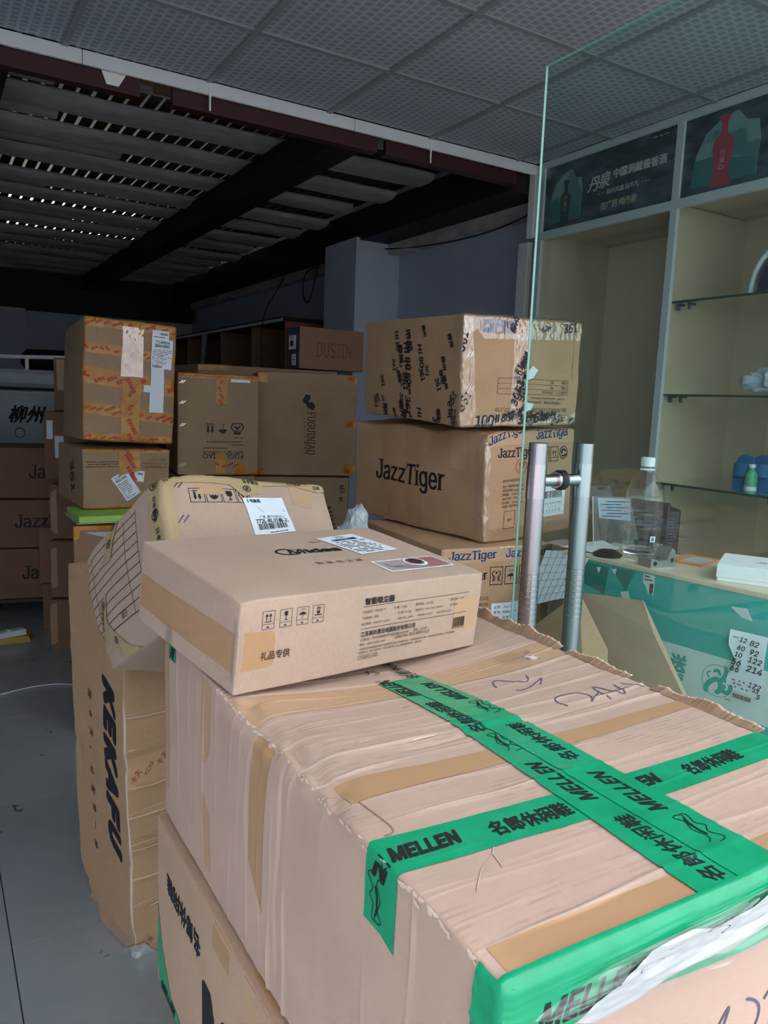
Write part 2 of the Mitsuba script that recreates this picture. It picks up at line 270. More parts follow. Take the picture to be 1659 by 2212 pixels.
def icon(kind):         # handling marks in a 1 x 1 cell
    o = []
    if kind in ('up', 'upsolid'):
        for x in (.3, .7): o += [sbox(x - (.035 if kind == 'up' else .09), .2, x + (.035 if kind == 'up' else .09), .66), Polygon([(x - .16, .62), (x + .16, .62), (x, .92)])]
        o.append(sbox(.1, .06, .9, .13))
    if kind == 'glass': o += [Polygon([(.3, .92), (.7, .92), (.68, .62), (.58, .46), (.42, .46), (.32, .62)]), sbox(.47, .14, .53, .5), Polygon([(.28, .06), (.72, .06), (.55, .15), (.45, .15)])]
    if kind == 'bigglass': o += [Polygon([(.22, .08), (.78, .08), (.82, .36), (.68, .6), (.32, .6), (.18, .36)]), sbox(.46, .55, .54, .84), Polygon([(.26, .95), (.74, .95), (.55, .82), (.45, .82)])]
    if kind in ('umbrella', 'rain'):
        dome = Point(.5, .45).buffer(.4, quad_segs=6).intersection(sbox(0, .45, 1, 1))
        for x in (.23, .5, .77): dome = dome.difference(Point(x, .43).buffer(.1, quad_segs=4))
        o += [dome, sbox(.475, .08, .525, .9), ring(Point(.43, .1).buffer(.075), .045).intersection(sbox(.3, -.1, .55, .1))]
        if kind == 'rain': o = [affinity.translate(affinity.scale(g, 1, .75, origin=(0, 0)), 0, 0) for g in o] + [LineString([(x, y), (x + .07, y + .08)]).buffer(.018, quad_segs=1) for x, y in ((.2, .78), (.4, .84), (.6, .84), (.8, .78), (.3, .92), (.5, .93), (.7, .92))]
    if kind == 'stack': o += [sbox(.34, .28, .66, .55), Polygon([(.33, .95), (.4, .6), (.47, .95)]), Polygon([(.53, .95), (.6, .6), (.67, .95)]), ring(sbox(.3, .58, .7, .92), .03), sbox(.08, .1, .92, .2)]
    if kind == 'hands': o += [stroke([(.14, .05), (.2, .4), (.1, .7), (.3, .9)], .09), stroke([(.86, .05), (.8, .4), (.9, .7), (.7, .9)], .09), Polygon([(.5, .62), (.38, .75), (.5, .9), (.62, .75)]), stroke([(.3, .05), (.34, .36), (.26, .56)], .07), stroke([(.7, .05), (.66, .36), (.74, .56)], .07)]
    if kind == 'keepdry': o += [Polygon([(.12, 0), (.88, 0), (1, .42), (.78, .72), (.22, .72), (0, .42)]).difference(Polygon([(.2, .08), (.8, .08), (.9, .42), (.74, .64), (.26, .64), (.1, .42)])), Polygon([(.5, .62), (.24, .3), (.32, .2), (.5, .38), (.68, .2), (.76, .3)]), sbox(.25, .76, .75, .98)]
    if kind == 'cycle': 
        r = ring(Point(.5, .5).buffer(.5, quad_segs=8), .06); a = ring(Point(.5, .5).buffer(.33, quad_segs=6), .13).difference(Polygon([(.5, .5), (1, .7), (1, .2)])).difference(Polygon([(.5, .5), (0, .1), (.1, .6)]))
        o += [r, a, Polygon([(.62, .36), (.9, .5), (.82, .24)]), Polygon([(.1, .55), (.34, .66), (.36, .4)])]
    return unary_union(o)
def boxed(kind, w, h, cap=0.0, lw=0.0016, pad=.12, turn=False):
    g = icon(kind); s = min(w, h - cap) * (1 - 2 * pad)
    g = at(affinity.scale(g, s, s, origin=(0, 0)), (w - s) / 2, cap + (h - cap - s) / 2)
    o = [ring(sbox(0, 0, w, h), lw), g]
    if cap: o += [sbox(0, cap, w, cap + lw * .8), at(rows(w * .5, cap * .8, 1, 3), w * .26, cap * .08)]
    g = unary_union(o); return mir(g) if turn else g
def crocodile(w):       # the scribbled animal printed on the green tape
    h = w * .45
    return unary_union([stroke(np.array(p) * [w, h], w * .022) for p in ([(0, .55), (.18, .1), (.35, .3), (.5, .02), (.62, .22), (.9, .05), (1, .25)], [(.1, .95), (.3, .7), (.55, .85), (.8, .6), (.97, .8), (1, .5), (.8, .45)])] + [stroke(np.array([(.3, .55), (.6, .6), (.85, .4)]) * [w, h], w * .06)])
def squirrel(s):        # the animal head mark of the brown shoe cartons
    p = [(0, 80), (14, 98), (30, 125), (58, 121), (64, 96), (47, 74), (56, 56), (78, 66), (98, 50), (101, 25), (86, 3), (74, 6), (80, 20), (60, 13), (40, 30), (30, 54), (6, 58), (16, 70)]
    return affinity.scale(Polygon(p).buffer(2.5).simplify(.5), s / 125, s / 125, origin=(0, 0))

# ---------------------------------------------------------------- cartons
class Carton:
    def __init__(s, key, pose, bsdf, label, cat='cardboard box', group=None, r=0.005, bulge=(0.004, 0.004, 0.003), noise=0.0025, dents=(), warp=None, cell=0.03, seed=0, rotM=None):
        s.k = thing(key, label, cat, group); s.F = np.array(pose[:3]); s.M = Rot.from_rotvec(pose[3:6]).as_matrix()
        s.L = np.array([pose[7], pose[6], pose[8]]); s.r, s.bulge, s.noise, s.dents, s.warp, s.seed, s.bsdf, s.cell = r, bulge, noise, dents, warp, seed, bsdf, cell
        s.ink = {}; s.grain = np.array([90, 90, 40.]); s.body()
    def surf(s, P, off=0.0):
        q = np.clip(P, s.r, s.L - s.r); d = P - q; n = np.linalg.norm(d, axis=1, keepdims=True)
        return q + d / np.maximum(n, 1e-9) * (s.r + np.broadcast_to(off, (len(P),))[:, None])
    def deform(s, P):
        t = np.clip(P / s.L, 0, 1) * 2 - 1; D = np.zeros_like(P)
        for i in range(3):
            j, k = [a for a in range(3) if a != i]
            D[:, i] += s.bulge[i] * np.sign(t[:, i]) * np.abs(t[:, i]) ** 3 * (1 - t[:, j] ** 2) * (1 - t[:, k] ** 2)
        if s.noise:
            for i in range(3):
                D[:, i] += s.noise * 2 * (meshkit.fbm(P * 7 + 31 * i + 5 * s.seed, 3, s.seed) - 0.5)
        for c, rad, vec in s.dents:
            w = np.exp(-((P - np.array(c)) ** 2).sum(1) / rad ** 2); w = w * (0.7 + 0.6 * meshkit.noise(P * 45, 7)); D += w[:, None] * np.array(vec)
        P = P + D
        return s.warp(P) if s.warp else P
    def place(s, P): return s.deform(P) @ s.M.T + s.F
    def body(s):
        V, Fc, o = [], [], 0
        for ax in range(3):
            a, b = [i for i in range(3) if i != ax]
            lin = []
            for i in (a, b):
                n = max(2, int((s.L[i] - 2 * s.r) / np.broadcast_to(s.cell, 3)[i])); e = [0, s.r * .45, s.r]
                lin.append(np.r_[e[:2], np.linspace(s.r, s.L[i] - s.r, n), s.L[i] - s.r * .45, s.L[i]])
            for side in (0, s.L[ax]):
                A, B = np.meshgrid(*lin, indexing='ij'); P = np.zeros(A.shape + (3,)); P[..., a], P[..., b], P[..., ax] = A, B, side
                m = sheet(P); f = m.faces
                flip = (side == 0) != (ax == 1)
                V.append(np.asarray(m.vertices)); Fc.append((f[:, ::-1] if flip else f) + o); o += len(V[-1])
        m = trimesh.Trimesh(s.place(s.surf(np.vstack(V))), np.vstack(Fc), process=False); m.merge_vertices(digits_vertex=6)
        add(s.k + '__body', m, s.bsdf, smooth=True)
    def fp(s, face, uv):
        u, v = uv[:, 0], uv[:, 1]; z = np.zeros_like(u)
        if face == 'front': return np.stack([u, z, v], 1)
        if face == 'left': return np.stack([z, s.L[1] - u, v], 1)
        if face == 'top': return np.stack([u, v, z + s.L[2]], 1)
        if face == 'bottom': return np.stack([u, -v, z], 1)
        if face == 'right': return np.stack([z + s.L[0], u, v], 1)
    def dims(s, face): return {'front': (s.L[0], s.L[2]), 'left': (s.L[1], s.L[2]), 'top': (s.L[0], s.L[1]), 'right': (s.L[1], s.L[2])}.get(face)
    def flat(s, face, g, off=0.0006, edge=0.03, crinkle=0.0, seed=0, clip=True, grain=(90, 90, 40)):
        if clip and s.dims(face): g = g.intersection(sbox(0, 0, *s.dims(face)))
        ms = []
        for q in getattr(g, 'geoms', [g]):
            if q.geom_type != 'Polygon' or q.area < 1e-8: continue
            v, f = trimesh.creation.triangulate_polygon(q, engine='earcut')
            if edge: v, f = trimesh.remesh.subdivide_to_size(np.c_[v, np.zeros(len(v))], f, edge, max_iter=14)
            v = np.asarray(v)[:, :2]; P = s.fp(face, v); o = off
            if crinkle: o = off + crinkle * meshkit.fbm(P * s.grain + 13 * seed, 3, seed)
            ms.append(trimesh.Trimesh(s.place(s.surf(P, o)), f, process=False))
        return trimesh.util.concatenate(ms) if ms else None
    def put(s, part, face, g, bsdf, off=0.0006, edge=0.03, label=None, crinkle=0.0, seed=0):
        faces = face if isinstance(face, list) else [(face, g)]
        ms = [m for m in (s.flat(f_, g_, off, edge, crinkle, seed) for f_, g_ in faces) if m is not None]
        if not ms: return None
        k = add(f'{s.k}__{part}', ms, bsdf, smooth=True)
        if label: lab(k, label)
        return k
    def tape(s, faces, bsdf, words=None, ink='ink', off=0.0006, label=None, name='tape', edge=0.03, crinkle=0.0, seed=0):
        k = s.put(name, faces, None, bsdf, off, edge, label, crinkle, seed)
        if words and k:
            ms = [m for m in (s.flat(f_, g_, off + 0.0007, edge if crinkle else 0.02 if s.warp else 0.05, crinkle, seed) for f_, g_ in words) if m is not None]
            if ms: add(k + '__lettering', ms, ink)
        return k
    def draw(s, face, g, ink='ink', off=0.0012, edge=0.06):
        m = s.flat(face, g, off, edge)
        if m is not None: s.ink.setdefault(ink, []).append(m)
    def done(s, name='printed_lettering'):
        for ink, ms in s.ink.items(): add(f'{s.k}__{name}', ms, ink)
        s.ink = {}
    def sticker(s, face, x, y, w, h, rot=0, bsdf='paper', items=(), off=0.0012, label=None, part='shipping_label'):
        k = s.put(part, face, at(sbox(0, 0, w, h), x, y, rot), bsdf, off, 0.04, label)
        by = {}
        for g, ink in items: by.setdefault(ink, []).append(at(g, x, y, rot))
        for ink, gs in by.items():
            ms = [m for m in (s.flat(face, g, off + 0.0005, 0.06) for g in gs) if m is not None]
            if ms: add(f'{k}__lettering', ms, ink)
    def staple(s, face, u, v, rot=35, n=2):
        for i in range(n):
            g = at(sbox(-.0015, -.012, .0015, .012), u + i * .012, v, rot); s.put('staple', face, g, 'steel_polished', 0.0012, 0)
BOX = [0, 0, 0]
# ================================================================ the setting
FZ, CZ = -1.5, 1.38
def struct(k, mesh, bsdf): lab(k, kind='structure'); k2 = k; scene.pop(k, None); m = mesh.copy(); m.apply_translation(ZUP); scene[k] = mikit.ply(m, bsdf); return k2
struct('pavement', bx((-14, -30, FZ - .25), (14, .22, FZ - .03)), 'paving_concrete')
struct('floor', bx((-1.1, .2, FZ - .2), (3.8, 11.1, FZ - .004)), 'grout')
tile = bx((0, 0, -.012), (.7965, .7965, 0), .0004); tp = mikit.ply(tile, 'floor_tile')
for i in range(-4, 5):
    for j in range(-3, 12):
        x, y = .144 + .8 * i, 2.08 + .8 * j
        if x + .8 < -.95 or x > 3.6: continue
        scene[key_('floor__tile')] = {**tp, 'to_world': T().translate([x + .0015, y + .0015, FZ + EYE])}
# suspended ceiling of the shop front
struct('ceiling', bx((-1.1, .25, CZ + .05), (3.8, 3.56, CZ + .12)), 'plaster')
for i in range(-7, 4):
    for j in range(-4, 2):
        x0, x1 = max(1.155 + .6 * i, -.94), min(1.155 + .6 * i + .6, 3.1); y0, y1 = max(2.97 + .6 * (j - 0), .3), min(2.97 + .6 * j + .6, 3.548)
        if x1 - x0 < .05 or y1 - y0 < .05: continue
        n = 7; A, B = np.meshgrid(np.linspace(x0 + .011, x1 - .011, n), np.linspace(y0 + .011, y1 - .011, n), indexing='ij')
        a, b = (A - x0) / (x1 - x0) * 2 - 1, (B - y0) / (y1 - y0) * 2 - 1
        sag = -.004 * (1 - a * a) * (1 - b * b) + .002 * np.random.default_rng(500 + i * 31 + j).uniform(-1, 1)
        if (i, j) == (1, 1): sag = sag + .02 * np.clip(-a, 0, 1) ** 2
        Z = CZ + .004 + sag
        m = sheet(np.stack([A, B, Z], -1)); m.invert(); add('ceiling__tile', m, 'ceiling_tile', smooth=True)
for i in range(-3, 4): add('ceiling__grid_bar', bx((1.155 + .6 * i - .012, .3, CZ - .003), (1.155 + .6 * i + .012, 3.548, CZ + .02)), 'ceiling_grid')
for j in range(-4, 1): add('ceiling__grid_bar', bx((-.94, 2.97 + .6 * j - .012, CZ - .0035), (3.1, 2.97 + .6 * j + .012, CZ + .02)), 'ceiling_grid')
# edge of the ceiling: white angle in three lengths over a maroon channel
lab('trim_1', kind='structure'); lab('trim_2', kind='structure')
for a, b in ((-.94, .62), (.623, 1.9), (1.903, 3.13)): add('trim_1__strip', bx((a, 3.548, CZ - .052), (b, 3.562, CZ + .004), .001), 'white_trim')
for a, b in ((-.94, .86), (1.0, 2.05), (2.10, 2.98)): add('trim_2__channel', [bx((a, 3.575, CZ - .115), (b, 3.60, CZ - .05)), bx((a, 3.575, CZ - .12), (b, 3.63, CZ - .113))], 'maroon_steel')
add('trim_1__post', bx((3.10, 3.55, .985), (3.125, 3.60, CZ)), 'white_trim'); add('trim_1__post', bx((3.17, 3.66, FZ), (3.21, 3.75, .985), .004), 'white_trim')
add('trim_1__post', bx((3.212, 3.62, FZ), (3.24, 3.66, .95)), 'veneer_dark')
# old roof of the store room: steel beams, concrete planks, boards with gaps above
lab('store_roof', kind='structure')
rq = np.random.default_rng(4)
def plank(x0, x1, y, zz, w, th, seed, nx=44):
    prof = np.array([(0, th), (.012, th * .45), (.04, th * .18), (.06, 0), (w - .075, 0), (w - .055, th * .25), (w - .02, th * .3), (w, th * .6), (w - .01, th * 1.3), (.01, th * 1.3)])
    X = np.linspace(x0, x1, nx); V = np.zeros((nx, len(prof), 3)); V[..., 0] = X[:, None]; V[..., 1] = y + prof[None, :, 0]; V[..., 2] = zz + prof[None, :, 1]
    V[..., 1:] += .012 * (np.stack([meshkit.fbm(V * [2.2, 9, 9] + s_ * 17 + seed, 3, s_) for s_ in (1, 2)], -1) - .5) * 2
    V = np.concatenate([V, V[:, :1]], 1); m = sheet(V); n_ = len(prof) + 1; e = len(m.vertices)
    vv = np.vstack([m.vertices, V[-1, :-1].mean(0), V[0, :-1].mean(0)]); ff = [[e, (nx - 1) * n_ + k, (nx - 1) * n_ + k + 1] for k in range(n_ - 1)] + [[e + 1, k + 1, k] for k in range(n_ - 1)]
    add('store_roof__plank', trimesh.Trimesh(vv, np.vstack([m.faces[:, ::-1], ff]), process=False), 'plank_concrete', smooth=30)
for i in range(14):
    plank(-.9, 2.98 + rq.uniform(-.14, .05), 3.86 + .52 * i + rq.uniform(-.02, .02), 1.44 + rq.uniform(-.012, .012), .275 + rq.uniform(-.02, .03), .04, i)
for x0, x1, y in ((-.9, .62, 4.19), (-.9, .70, 4.71), (-.9, 1.15, 5.24), (-.9, .85, 6.28), (-.9, 1.5, 7.32), (-.9, 2.9, 8.36), (-.9, 2.9, 8.88), (-.9, 2.9, 9.4), (-.9, 2.9, 9.92), (-.9, .5, 5.75), (2.2, 2.95, 7.32)): plank(x0, x1, y, 1.475, .17, .04, 40 + int(y * 10), 24)
for x0, x1, y, mt in ((.52, 1.0, 3.66, 'brown_board'), (1.0, 1.9, 3.74, 'brown_board'), (1.9, 2.35, 3.64, 'brown_board'), (2.35, 2.95, 3.70, 'brown_board')): add('store_roof__board', bx((x0, y, 1.40 + .01 * rq.random()), (x1, y + .16, 1.425)), mt)
for i in range(48):
    x = -.9 + .085 * i
    add('store_roof__deck_board', bx((x, 3.6, 1.59), (x + .058 + rq.uniform(-.003, .003), 11.0, 1.605)), 'deck_wood')
add('store_roof__sheet', bx((-1.3, 3.3, 3.5), (4.0, 15.2, 3.52)), 'roof_sheet')  # unseen sheet added above, its far end set so few gaps show sky
add('store_roof__light_baffle', bx((-1.2, 3.3, 1.76), (-1.1, 15.2, 3.5)), 'roof_sheet'); add('store_roof__light_baffle', bx((3.6, 3.3, 1.76), (3.7, 15.2, 3.5)), 'roof_sheet'); add('store_roof__light_baffle', bx((-1.2, 15.0, 1.0), (3.7, 15.1, 2.6)), 'roof_sheet'); add('store_roof__light_baffle', bx((-1.2, 3.28, 1.6), (3.7, 3.36, 3.5)), 'plaster')  # unseen walls added to keep light out above the deck boards
for x in (.27, 1.91): add('store_roof__beam', [bx((x - .085, 3.6, 1.27), (x + .085, 11, 1.285)), bx((x - .02, 3.6, 1.28), (x + .02, 11, 1.44)), bx((x - .085, 3.6, 1.43), (x + .085, 11, 1.448)), bx((x - .075, 3.6, 1.285), (x - .055, 11, 1.43))], 'dark_steel')
add('store_roof__beam', bx((2.98, 3.62, 1.24), (3.28, 11, 1.47)), 'dark_steel'); add('store_roof__beam', bx((-.95, 10.7, .98), (3.3, 11.0, 1.47)), 'dark_steel')
# walls
struct('wall_right', bx((3.35, 3.62, FZ), (3.5, 11.1, 1.75)), 'wall_blue'); add('wall_right__lintel', bx((3.24, 3.63, 1.16), (3.36, 11, 1.3)), 'plank_concrete')
add('wall_right__pillar', bx((2.95, 5.42, FZ), (3.36, 5.96, 1.26)), 'wall_blue')
struct('wall_back', bx((-1.1, 11.0, FZ), (3.5, 11.15, 1.75)), 'wall_blue'); struct('wall_left', bx((-1.1, .25, FZ), (-.95, 11.1, 1.75)), 'wall_blue')
add('wall_back__pillar', bx((.78, 10.72, FZ), (1.15, 11.0, .98)), 'wall_blue')
struct('wall_front', bx((-9, .12, CZ - .06), (9, .3, 3.3)), 'plaster'); add('wall_front__pier', bx((-9, .12, FZ), (-.95, .3, CZ)), 'plaster'); add('wall_front__pier', bx((3.75, .12, FZ), (9, .3, CZ)), 'plaster')
add('wall_right__side', bx((3.72, .25, FZ), (3.85, 3.62, 1.45)), 'plaster')

# ================================================================ display cabinet with posters and glass shelves
cab = thing('display_cabinet', 'beige wall cabinet with grey frame, dark bottle posters on top and glass shelves', 'cabinet')
CX, CB = 3.10, 3.66
add(cab + '__back_panel', bx((CB, .5, FZ), (CB + .02, 3.50, CZ)), 'veneer')
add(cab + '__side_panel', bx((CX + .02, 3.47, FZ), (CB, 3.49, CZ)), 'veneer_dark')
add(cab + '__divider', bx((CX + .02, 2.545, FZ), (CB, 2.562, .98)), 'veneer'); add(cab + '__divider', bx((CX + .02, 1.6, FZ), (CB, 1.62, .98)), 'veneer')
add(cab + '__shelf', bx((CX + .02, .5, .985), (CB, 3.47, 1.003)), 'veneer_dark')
for z0, z1 in ((.955, .998), (1.345, 1.383)): add(cab + '__rail', bx((CX - .004, .5, z0), (CX + .02, 3.5, z1), .002), 'frame_alu')
for y, z0 in ((2.53, FZ), (1.585, FZ), (3.468, FZ)): add(cab + '__upright', bx((CX - .002, y, z0), (CX + .02, y + .042, 1.36), .002), 'frame_alu')
def wallmesh(g, x, depth=.0015):   # outline given in (distance to the right of Y=3.47, z) on a wall facing -X
    ms = []
    for q in getattr(g, 'geoms', [g]):
        if q.geom_type != 'Polygon' or q.is_empty: continue
        m = trimesh.creation.extrude_polygon(q, depth, engine='earcut'); v = m.vertices.copy(); m.vertices = np.stack([x - v[:, 2], Y0 - v[:, 0], v[:, 1]], 1); ms.append(m)
    return ms
def bottle_shape(h, w):
    half = [(0, 0), (.50, 0), (.46, .05), (.37, .17), (.38, .28), (.44, .42), (.50, .56), (.49, .63), (.40, .68), (.20, .72), (.16, .76), (.15, .88), (.22, .92), (.26, .95), (.26, .98), (0, 1.0)]
    return Polygon([(x * w, y * h) for x, y in half] + [(-x * w, y * h) for x, y in half[::-1]])
arch = lambda w, h: Polygon([(0, 0), (w, 0), (w * 1.02, h * .5), (w * .97, h * .78), (w * .8, h * .82), (w * .66, h * 1.0), (w * .42, h * .95), (w * .18, h * .78), (w * .05, h * .5)])
for Y0, Yb, red in ((3.468, 2.575, False), (2.53, 1.63, True)):
    w = Y0 - Yb; k = add(cab + '__poster', wallmesh(sbox(0, .998, w, 1.345), CX + .012), 'poster_dark'); lab(k, 'dark poster with a red bottle in a cave mouth' if red else 'dark poster with a dark bottle and white lettering')
    ax, aw, ah = (.055, .33, .29) if red else (.04, .25, .27)
    add(k + '__picture', wallmesh(at(arch(aw, ah), ax, 1.03), CX + .0095), 'poster_sky'); add(k + '__picture', wallmesh(at(Polygon([(0, 0), (aw, 0), (aw * .95, ah * .25), (aw * .6, ah * .33), (aw * .3, ah * .42), (.01, ah * .4)]), ax, 1.03), CX + .0085), 'poster_water')
    bs = bottle_shape(.31 if red else .24, .105 if red else .078); cx_ = ax + aw * (.47 if red else .52)
    add(k + '__bottle_print', wallmesh(at(bs, cx_, 1.01), CX + .0075), 'poster_red' if red else 'poster_bottle')
    add(k + '__bottle_print', wallmesh(unary_union([at(text('丹', .026), cx_ - .014, 1.145), at(text('泉', .026), cx_ - .014, 1.112), at(ring(rrect(.026, .018, .007), .003), cx_ - .013, 1.085)]), CX + .0065), 'poster_pink' if red else 'poster_gold')
    tx = .44 if red else .335
    t1 = [at(text('丹', .072, bold=1, shear=.25), tx, 1.155), at(text('泉', .072, bold=1, shear=.25), tx + .072, 1.16)]
    if not red: t1.append(at(text('中国洞藏酱香酒', .041, bold=2, width=.335), tx + .175, 1.19))
    t1.append(at(text('·一 阅尽风霜 阅不凡 ·一', .026), tx + .07, 1.115))
    add(k + '__lettering', wallmesh(unary_union(t1), CX + .0075), 'poster_text')
    add(k + '__lettering', wallmesh(at(text('在广西 喝丹泉', .034, bold=3, shear=.1), tx + .10, 1.045), CX + .0075), 'poster_gold')
    add(k + '__lettering', wallmesh(at(rows(.1, .012, 1, 5), w - .14, 1.315), CX + .0075), 'poster_text')
for z in (.52, .078, -.355):
    k = add(cab + '__glass_shelf', bx((CX + .025, 1.62, z), (CX + .30, 2.54, z + .008)), 'shelf_glass')
    add(k + '__front_edge', bx((CX + .018, 1.62, z - .001), (CX + .026, 2.54, z + .0095)), 'shelf_edge')
    for y in (1.95, 2.46, 2.52): add(k + '__bracket', [bx((CX + .05, y - .006, z - .008), (CX + .10, y + .006, z)), lathe([(0, -.03), (.008, -.03), (.008, -.008), (0, -.008)], 12, (CX + .06, y, z))], 'grey_plastic')

# ================================================================ glass door
door = thing('door_1', kind='structure', label=None, cat=None)
DX, DY0, DY1, DT = 1.14, .36, 1.290, .70
P = np.array([[[DX, DY0, FZ + .02], [DX, DY0, DT]], [[DX, DY1, FZ + .02], [DX, DY1, DT]]]); add('door_1__pane', sheet(P), 'door_glass')
add('door_1__edge', bx((DX - .0032, DY1, FZ + .02), (DX + .0032, DY1 + .002, DT + .002), .0005), 'door_edge'); add('door_1__edge', bx((DX - .003, DY0, DT), (DX + .003, DY1 + .002, DT + .0015)), 'door_edge')
hb = thing('door_handle', 'pair of long stainless steel pull handles clamped through the glass door', 'door handle')
HY = 1.169
for sx, hz in ((-.066, -.072), (.066, -.072)):
    x = DX + sx; k = add(hb + '__bar', lathe([(0, FZ + .35), (.019, FZ + .35), (.019, hz - .001), (.018, hz), (0, hz)], 40, (x, HY, 0)), 'steel_brushed')
    for z0, z1 in ((-.186, -.115),): add(k + '__collar', lathe([(.0188, z0), (.0198, z0), (.0198, z1), (.0188, z1)], 40, (x, HY, 0)), 'steel_polished')
    for i in range(9): 
        z = -.352 + i * .0128 if False else -.348 - i * .0125
        add(k + '__ring', lathe([(.0188, z - .0042), (.0197, z - .0036), (.0197, z + .0036), (.0188, z + .0042)], 40, (x, HY, 0)), 'steel_polished')
def xcyl(x0, x1, r, z, y=HY, n=32):
    m = trimesh.creation.cylinder(r, x1 - x0, sections=n); m.apply_transform(trimesh.transformations.rotation_matrix(math.pi / 2, [0, 1, 0])); m.apply_translation([(x0 + x1) / 2, y, z]); return m
for z in (-.150, -1.0):
    add(hb + '__standoff', xcyl(DX - .062, DX - .008, .0125, z), 'steel_polished'); add(hb + '__standoff', xcyl(DX + .008, DX + .062, .0125, z), 'steel_polished')
    add(hb + '__gasket', xcyl(DX - .006, DX + .0, .021, z), 'black_rubber'); add(hb + '__gasket', xcyl(DX + .0005, DX + .009, .021, z), 'black_rubber'); add(hb + '__washer', xcyl(DX - .015, DX - .006, .018, z), 'steel_polished')

# ================================================================ cartons
def gtape_words(L, w, start=0.0, seq=('croc', 'MELLEN', 'cn')):
    """printing along a strip of green tape: L long, w wide, in its own x, y"""
    o, x, i = [], start, 0
    while x < L:
        s = seq[i % len(seq)]; i += 1
        if s == 'croc': g = at(crocodile(w * .85), x, w * .22); x += w * 1.05
        elif s == 'MELLEN': g = at(text('MELLEN', w * .30, 'inter', bold=2, shear=.35, width=w * 1.6), x, w * .36); x += w * 2.1
        else: g = at(text('名郎休闲鞋', w * .34, bold=1, shear=.12, width=w * 1.95), x, w * .32); x += w * 2.5
        o.append(g)
    return unary_union(o).intersection(sbox(-w, 0, L, w))
# ---- the big carton in front, its top sagging under the white-goods box
def gauss(x, c, s): return np.exp(-((x - c) / s) ** 2)
def sag(P):
    x, y, z = P.T; Lb, La, H = .61, .95, .345; t = np.clip(x / Lb, 0, 1); w = np.clip((z - .10) / (H - .10), 0, 1); top = np.clip((z - H + .03) / .03, 0, 1)
    S = np.clip((y - .38) / .35, 0, 1); S = S * S * (3 - 2 * S)
    d = -w * top * (4 * t * (1 - t)) * (.007 + .024 * S) * np.clip((La - y) / .10, 0.3, 1) ** .5
    for k, am, s in CREASE: d = d + top * am * gauss(y - k + wobble(x, k, np.sin), 0, s) * np.clip(gate(x, k, np.sin), 0, 1) * np.clip(t * 8, 0, 1)
    # the crushed left rim
    e = np.exp(-(x / .035) ** 2) * top; rim = np.clip((y - .24) / .10, 0, 1) * np.clip((.66 - y) / .06, 0, 1)
    d = d - e * rim * .012 * (.4 + 1.2 * meshkit.noise(np.stack([y * 38, x * 60, x * 0], 1), 3))
    lft = np.exp(-(x / .012) ** 2); dx = np.zeros_like(x)
    zz = np.clip(z / H, 0, 1)
    for k, am in VCREASE: dx = dx - lft * am * gauss(y - k + wobble(z, k, np.sin), 0, .0036) * np.clip(gate(z, k, np.sin), 0, 1) * np.clip((1 - zz) * 9, 0, 1)
    dx = dx + e * rim * .010
    return np.stack([x + dx, y, z + d], 1)
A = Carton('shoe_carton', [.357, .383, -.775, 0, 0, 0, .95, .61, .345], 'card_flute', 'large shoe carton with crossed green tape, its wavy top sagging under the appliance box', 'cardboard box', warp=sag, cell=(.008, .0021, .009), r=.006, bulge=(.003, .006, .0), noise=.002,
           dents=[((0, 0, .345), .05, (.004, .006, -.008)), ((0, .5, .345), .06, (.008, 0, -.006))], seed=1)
W2 = .064
def place_tape(words, face, u, v, rot): return (face, at(words, u, v, rot))
A.put('kraft_seam_tape', 'top', Polygon([(.02, .287), (.61, .292), (.61, .318), (.45, .322), (.26, .325), (.02, .335)]), 'kraft_tape', .0006, .008)
A.put('kraft_seam_tape', 'top', sbox(.012, .004, .61, .040), 'kraft_tape', .0006, .008)
A.put('kraft_seam_tape', 'top', Polygon([(.0, .54), (.61, .555), (.61, .63), (.3, .62), (0, .62)]), 'kraft_light', .0006, .008)
A.put('kraft_seam_tape', 'left', Polygon([(.425, .337), (.482, .337), (.478, .10), (.43, .15)]), 'kraft_tape', .0004, .006)
A.put('kraft_seam_tape', 'left', Polygon([(.0, .337), (.03, .337), (.03, .06), (.0, .05)]), 'kraft_light', .0004, .006)
A.put('kraft_seam_tape', 'left', Polygon([(.215, .337), (.262, .337), (.26, .23), (.235, .20), (.22, .21)]), 'kraft_light', .0004, .006)
A.put('kraft_seam_tape', 'left', Polygon([(.225, .15), (.262, .125), (.262, .03), (.225, .02)]), 'kraft_light', .0004, .006)
# green tape: two lengths side by side along the box, one across, one wrapped over the near edge
w1 = gtape_words(.7, W2, .02, ('cn', 'MELLEN', 'croc')); 
A.tape([('top', Polygon([(.232, -.02), (.303, -.02), (.312, .62), (.255, .62)]))], 'green_tape', [('top', affinity.translate(affinity.rotate(w1, 90, origin=(0, 0)), .300, -.01))], off=.0022, edge=.008)
w2_ = gtape_words(.75, W2, .0, ('croc', 'MELLEN', 'cn'))
A.tape([('top', Polygon([(.290, -.02), (.356, -.02), (.345, .38), (.338, .62), (.278, .62)]))], 'green_tape', [('top', affinity.translate(affinity.rotate(w2_, 90, origin=(0, 0)), .352, .05))], off=.0032, edge=.008)

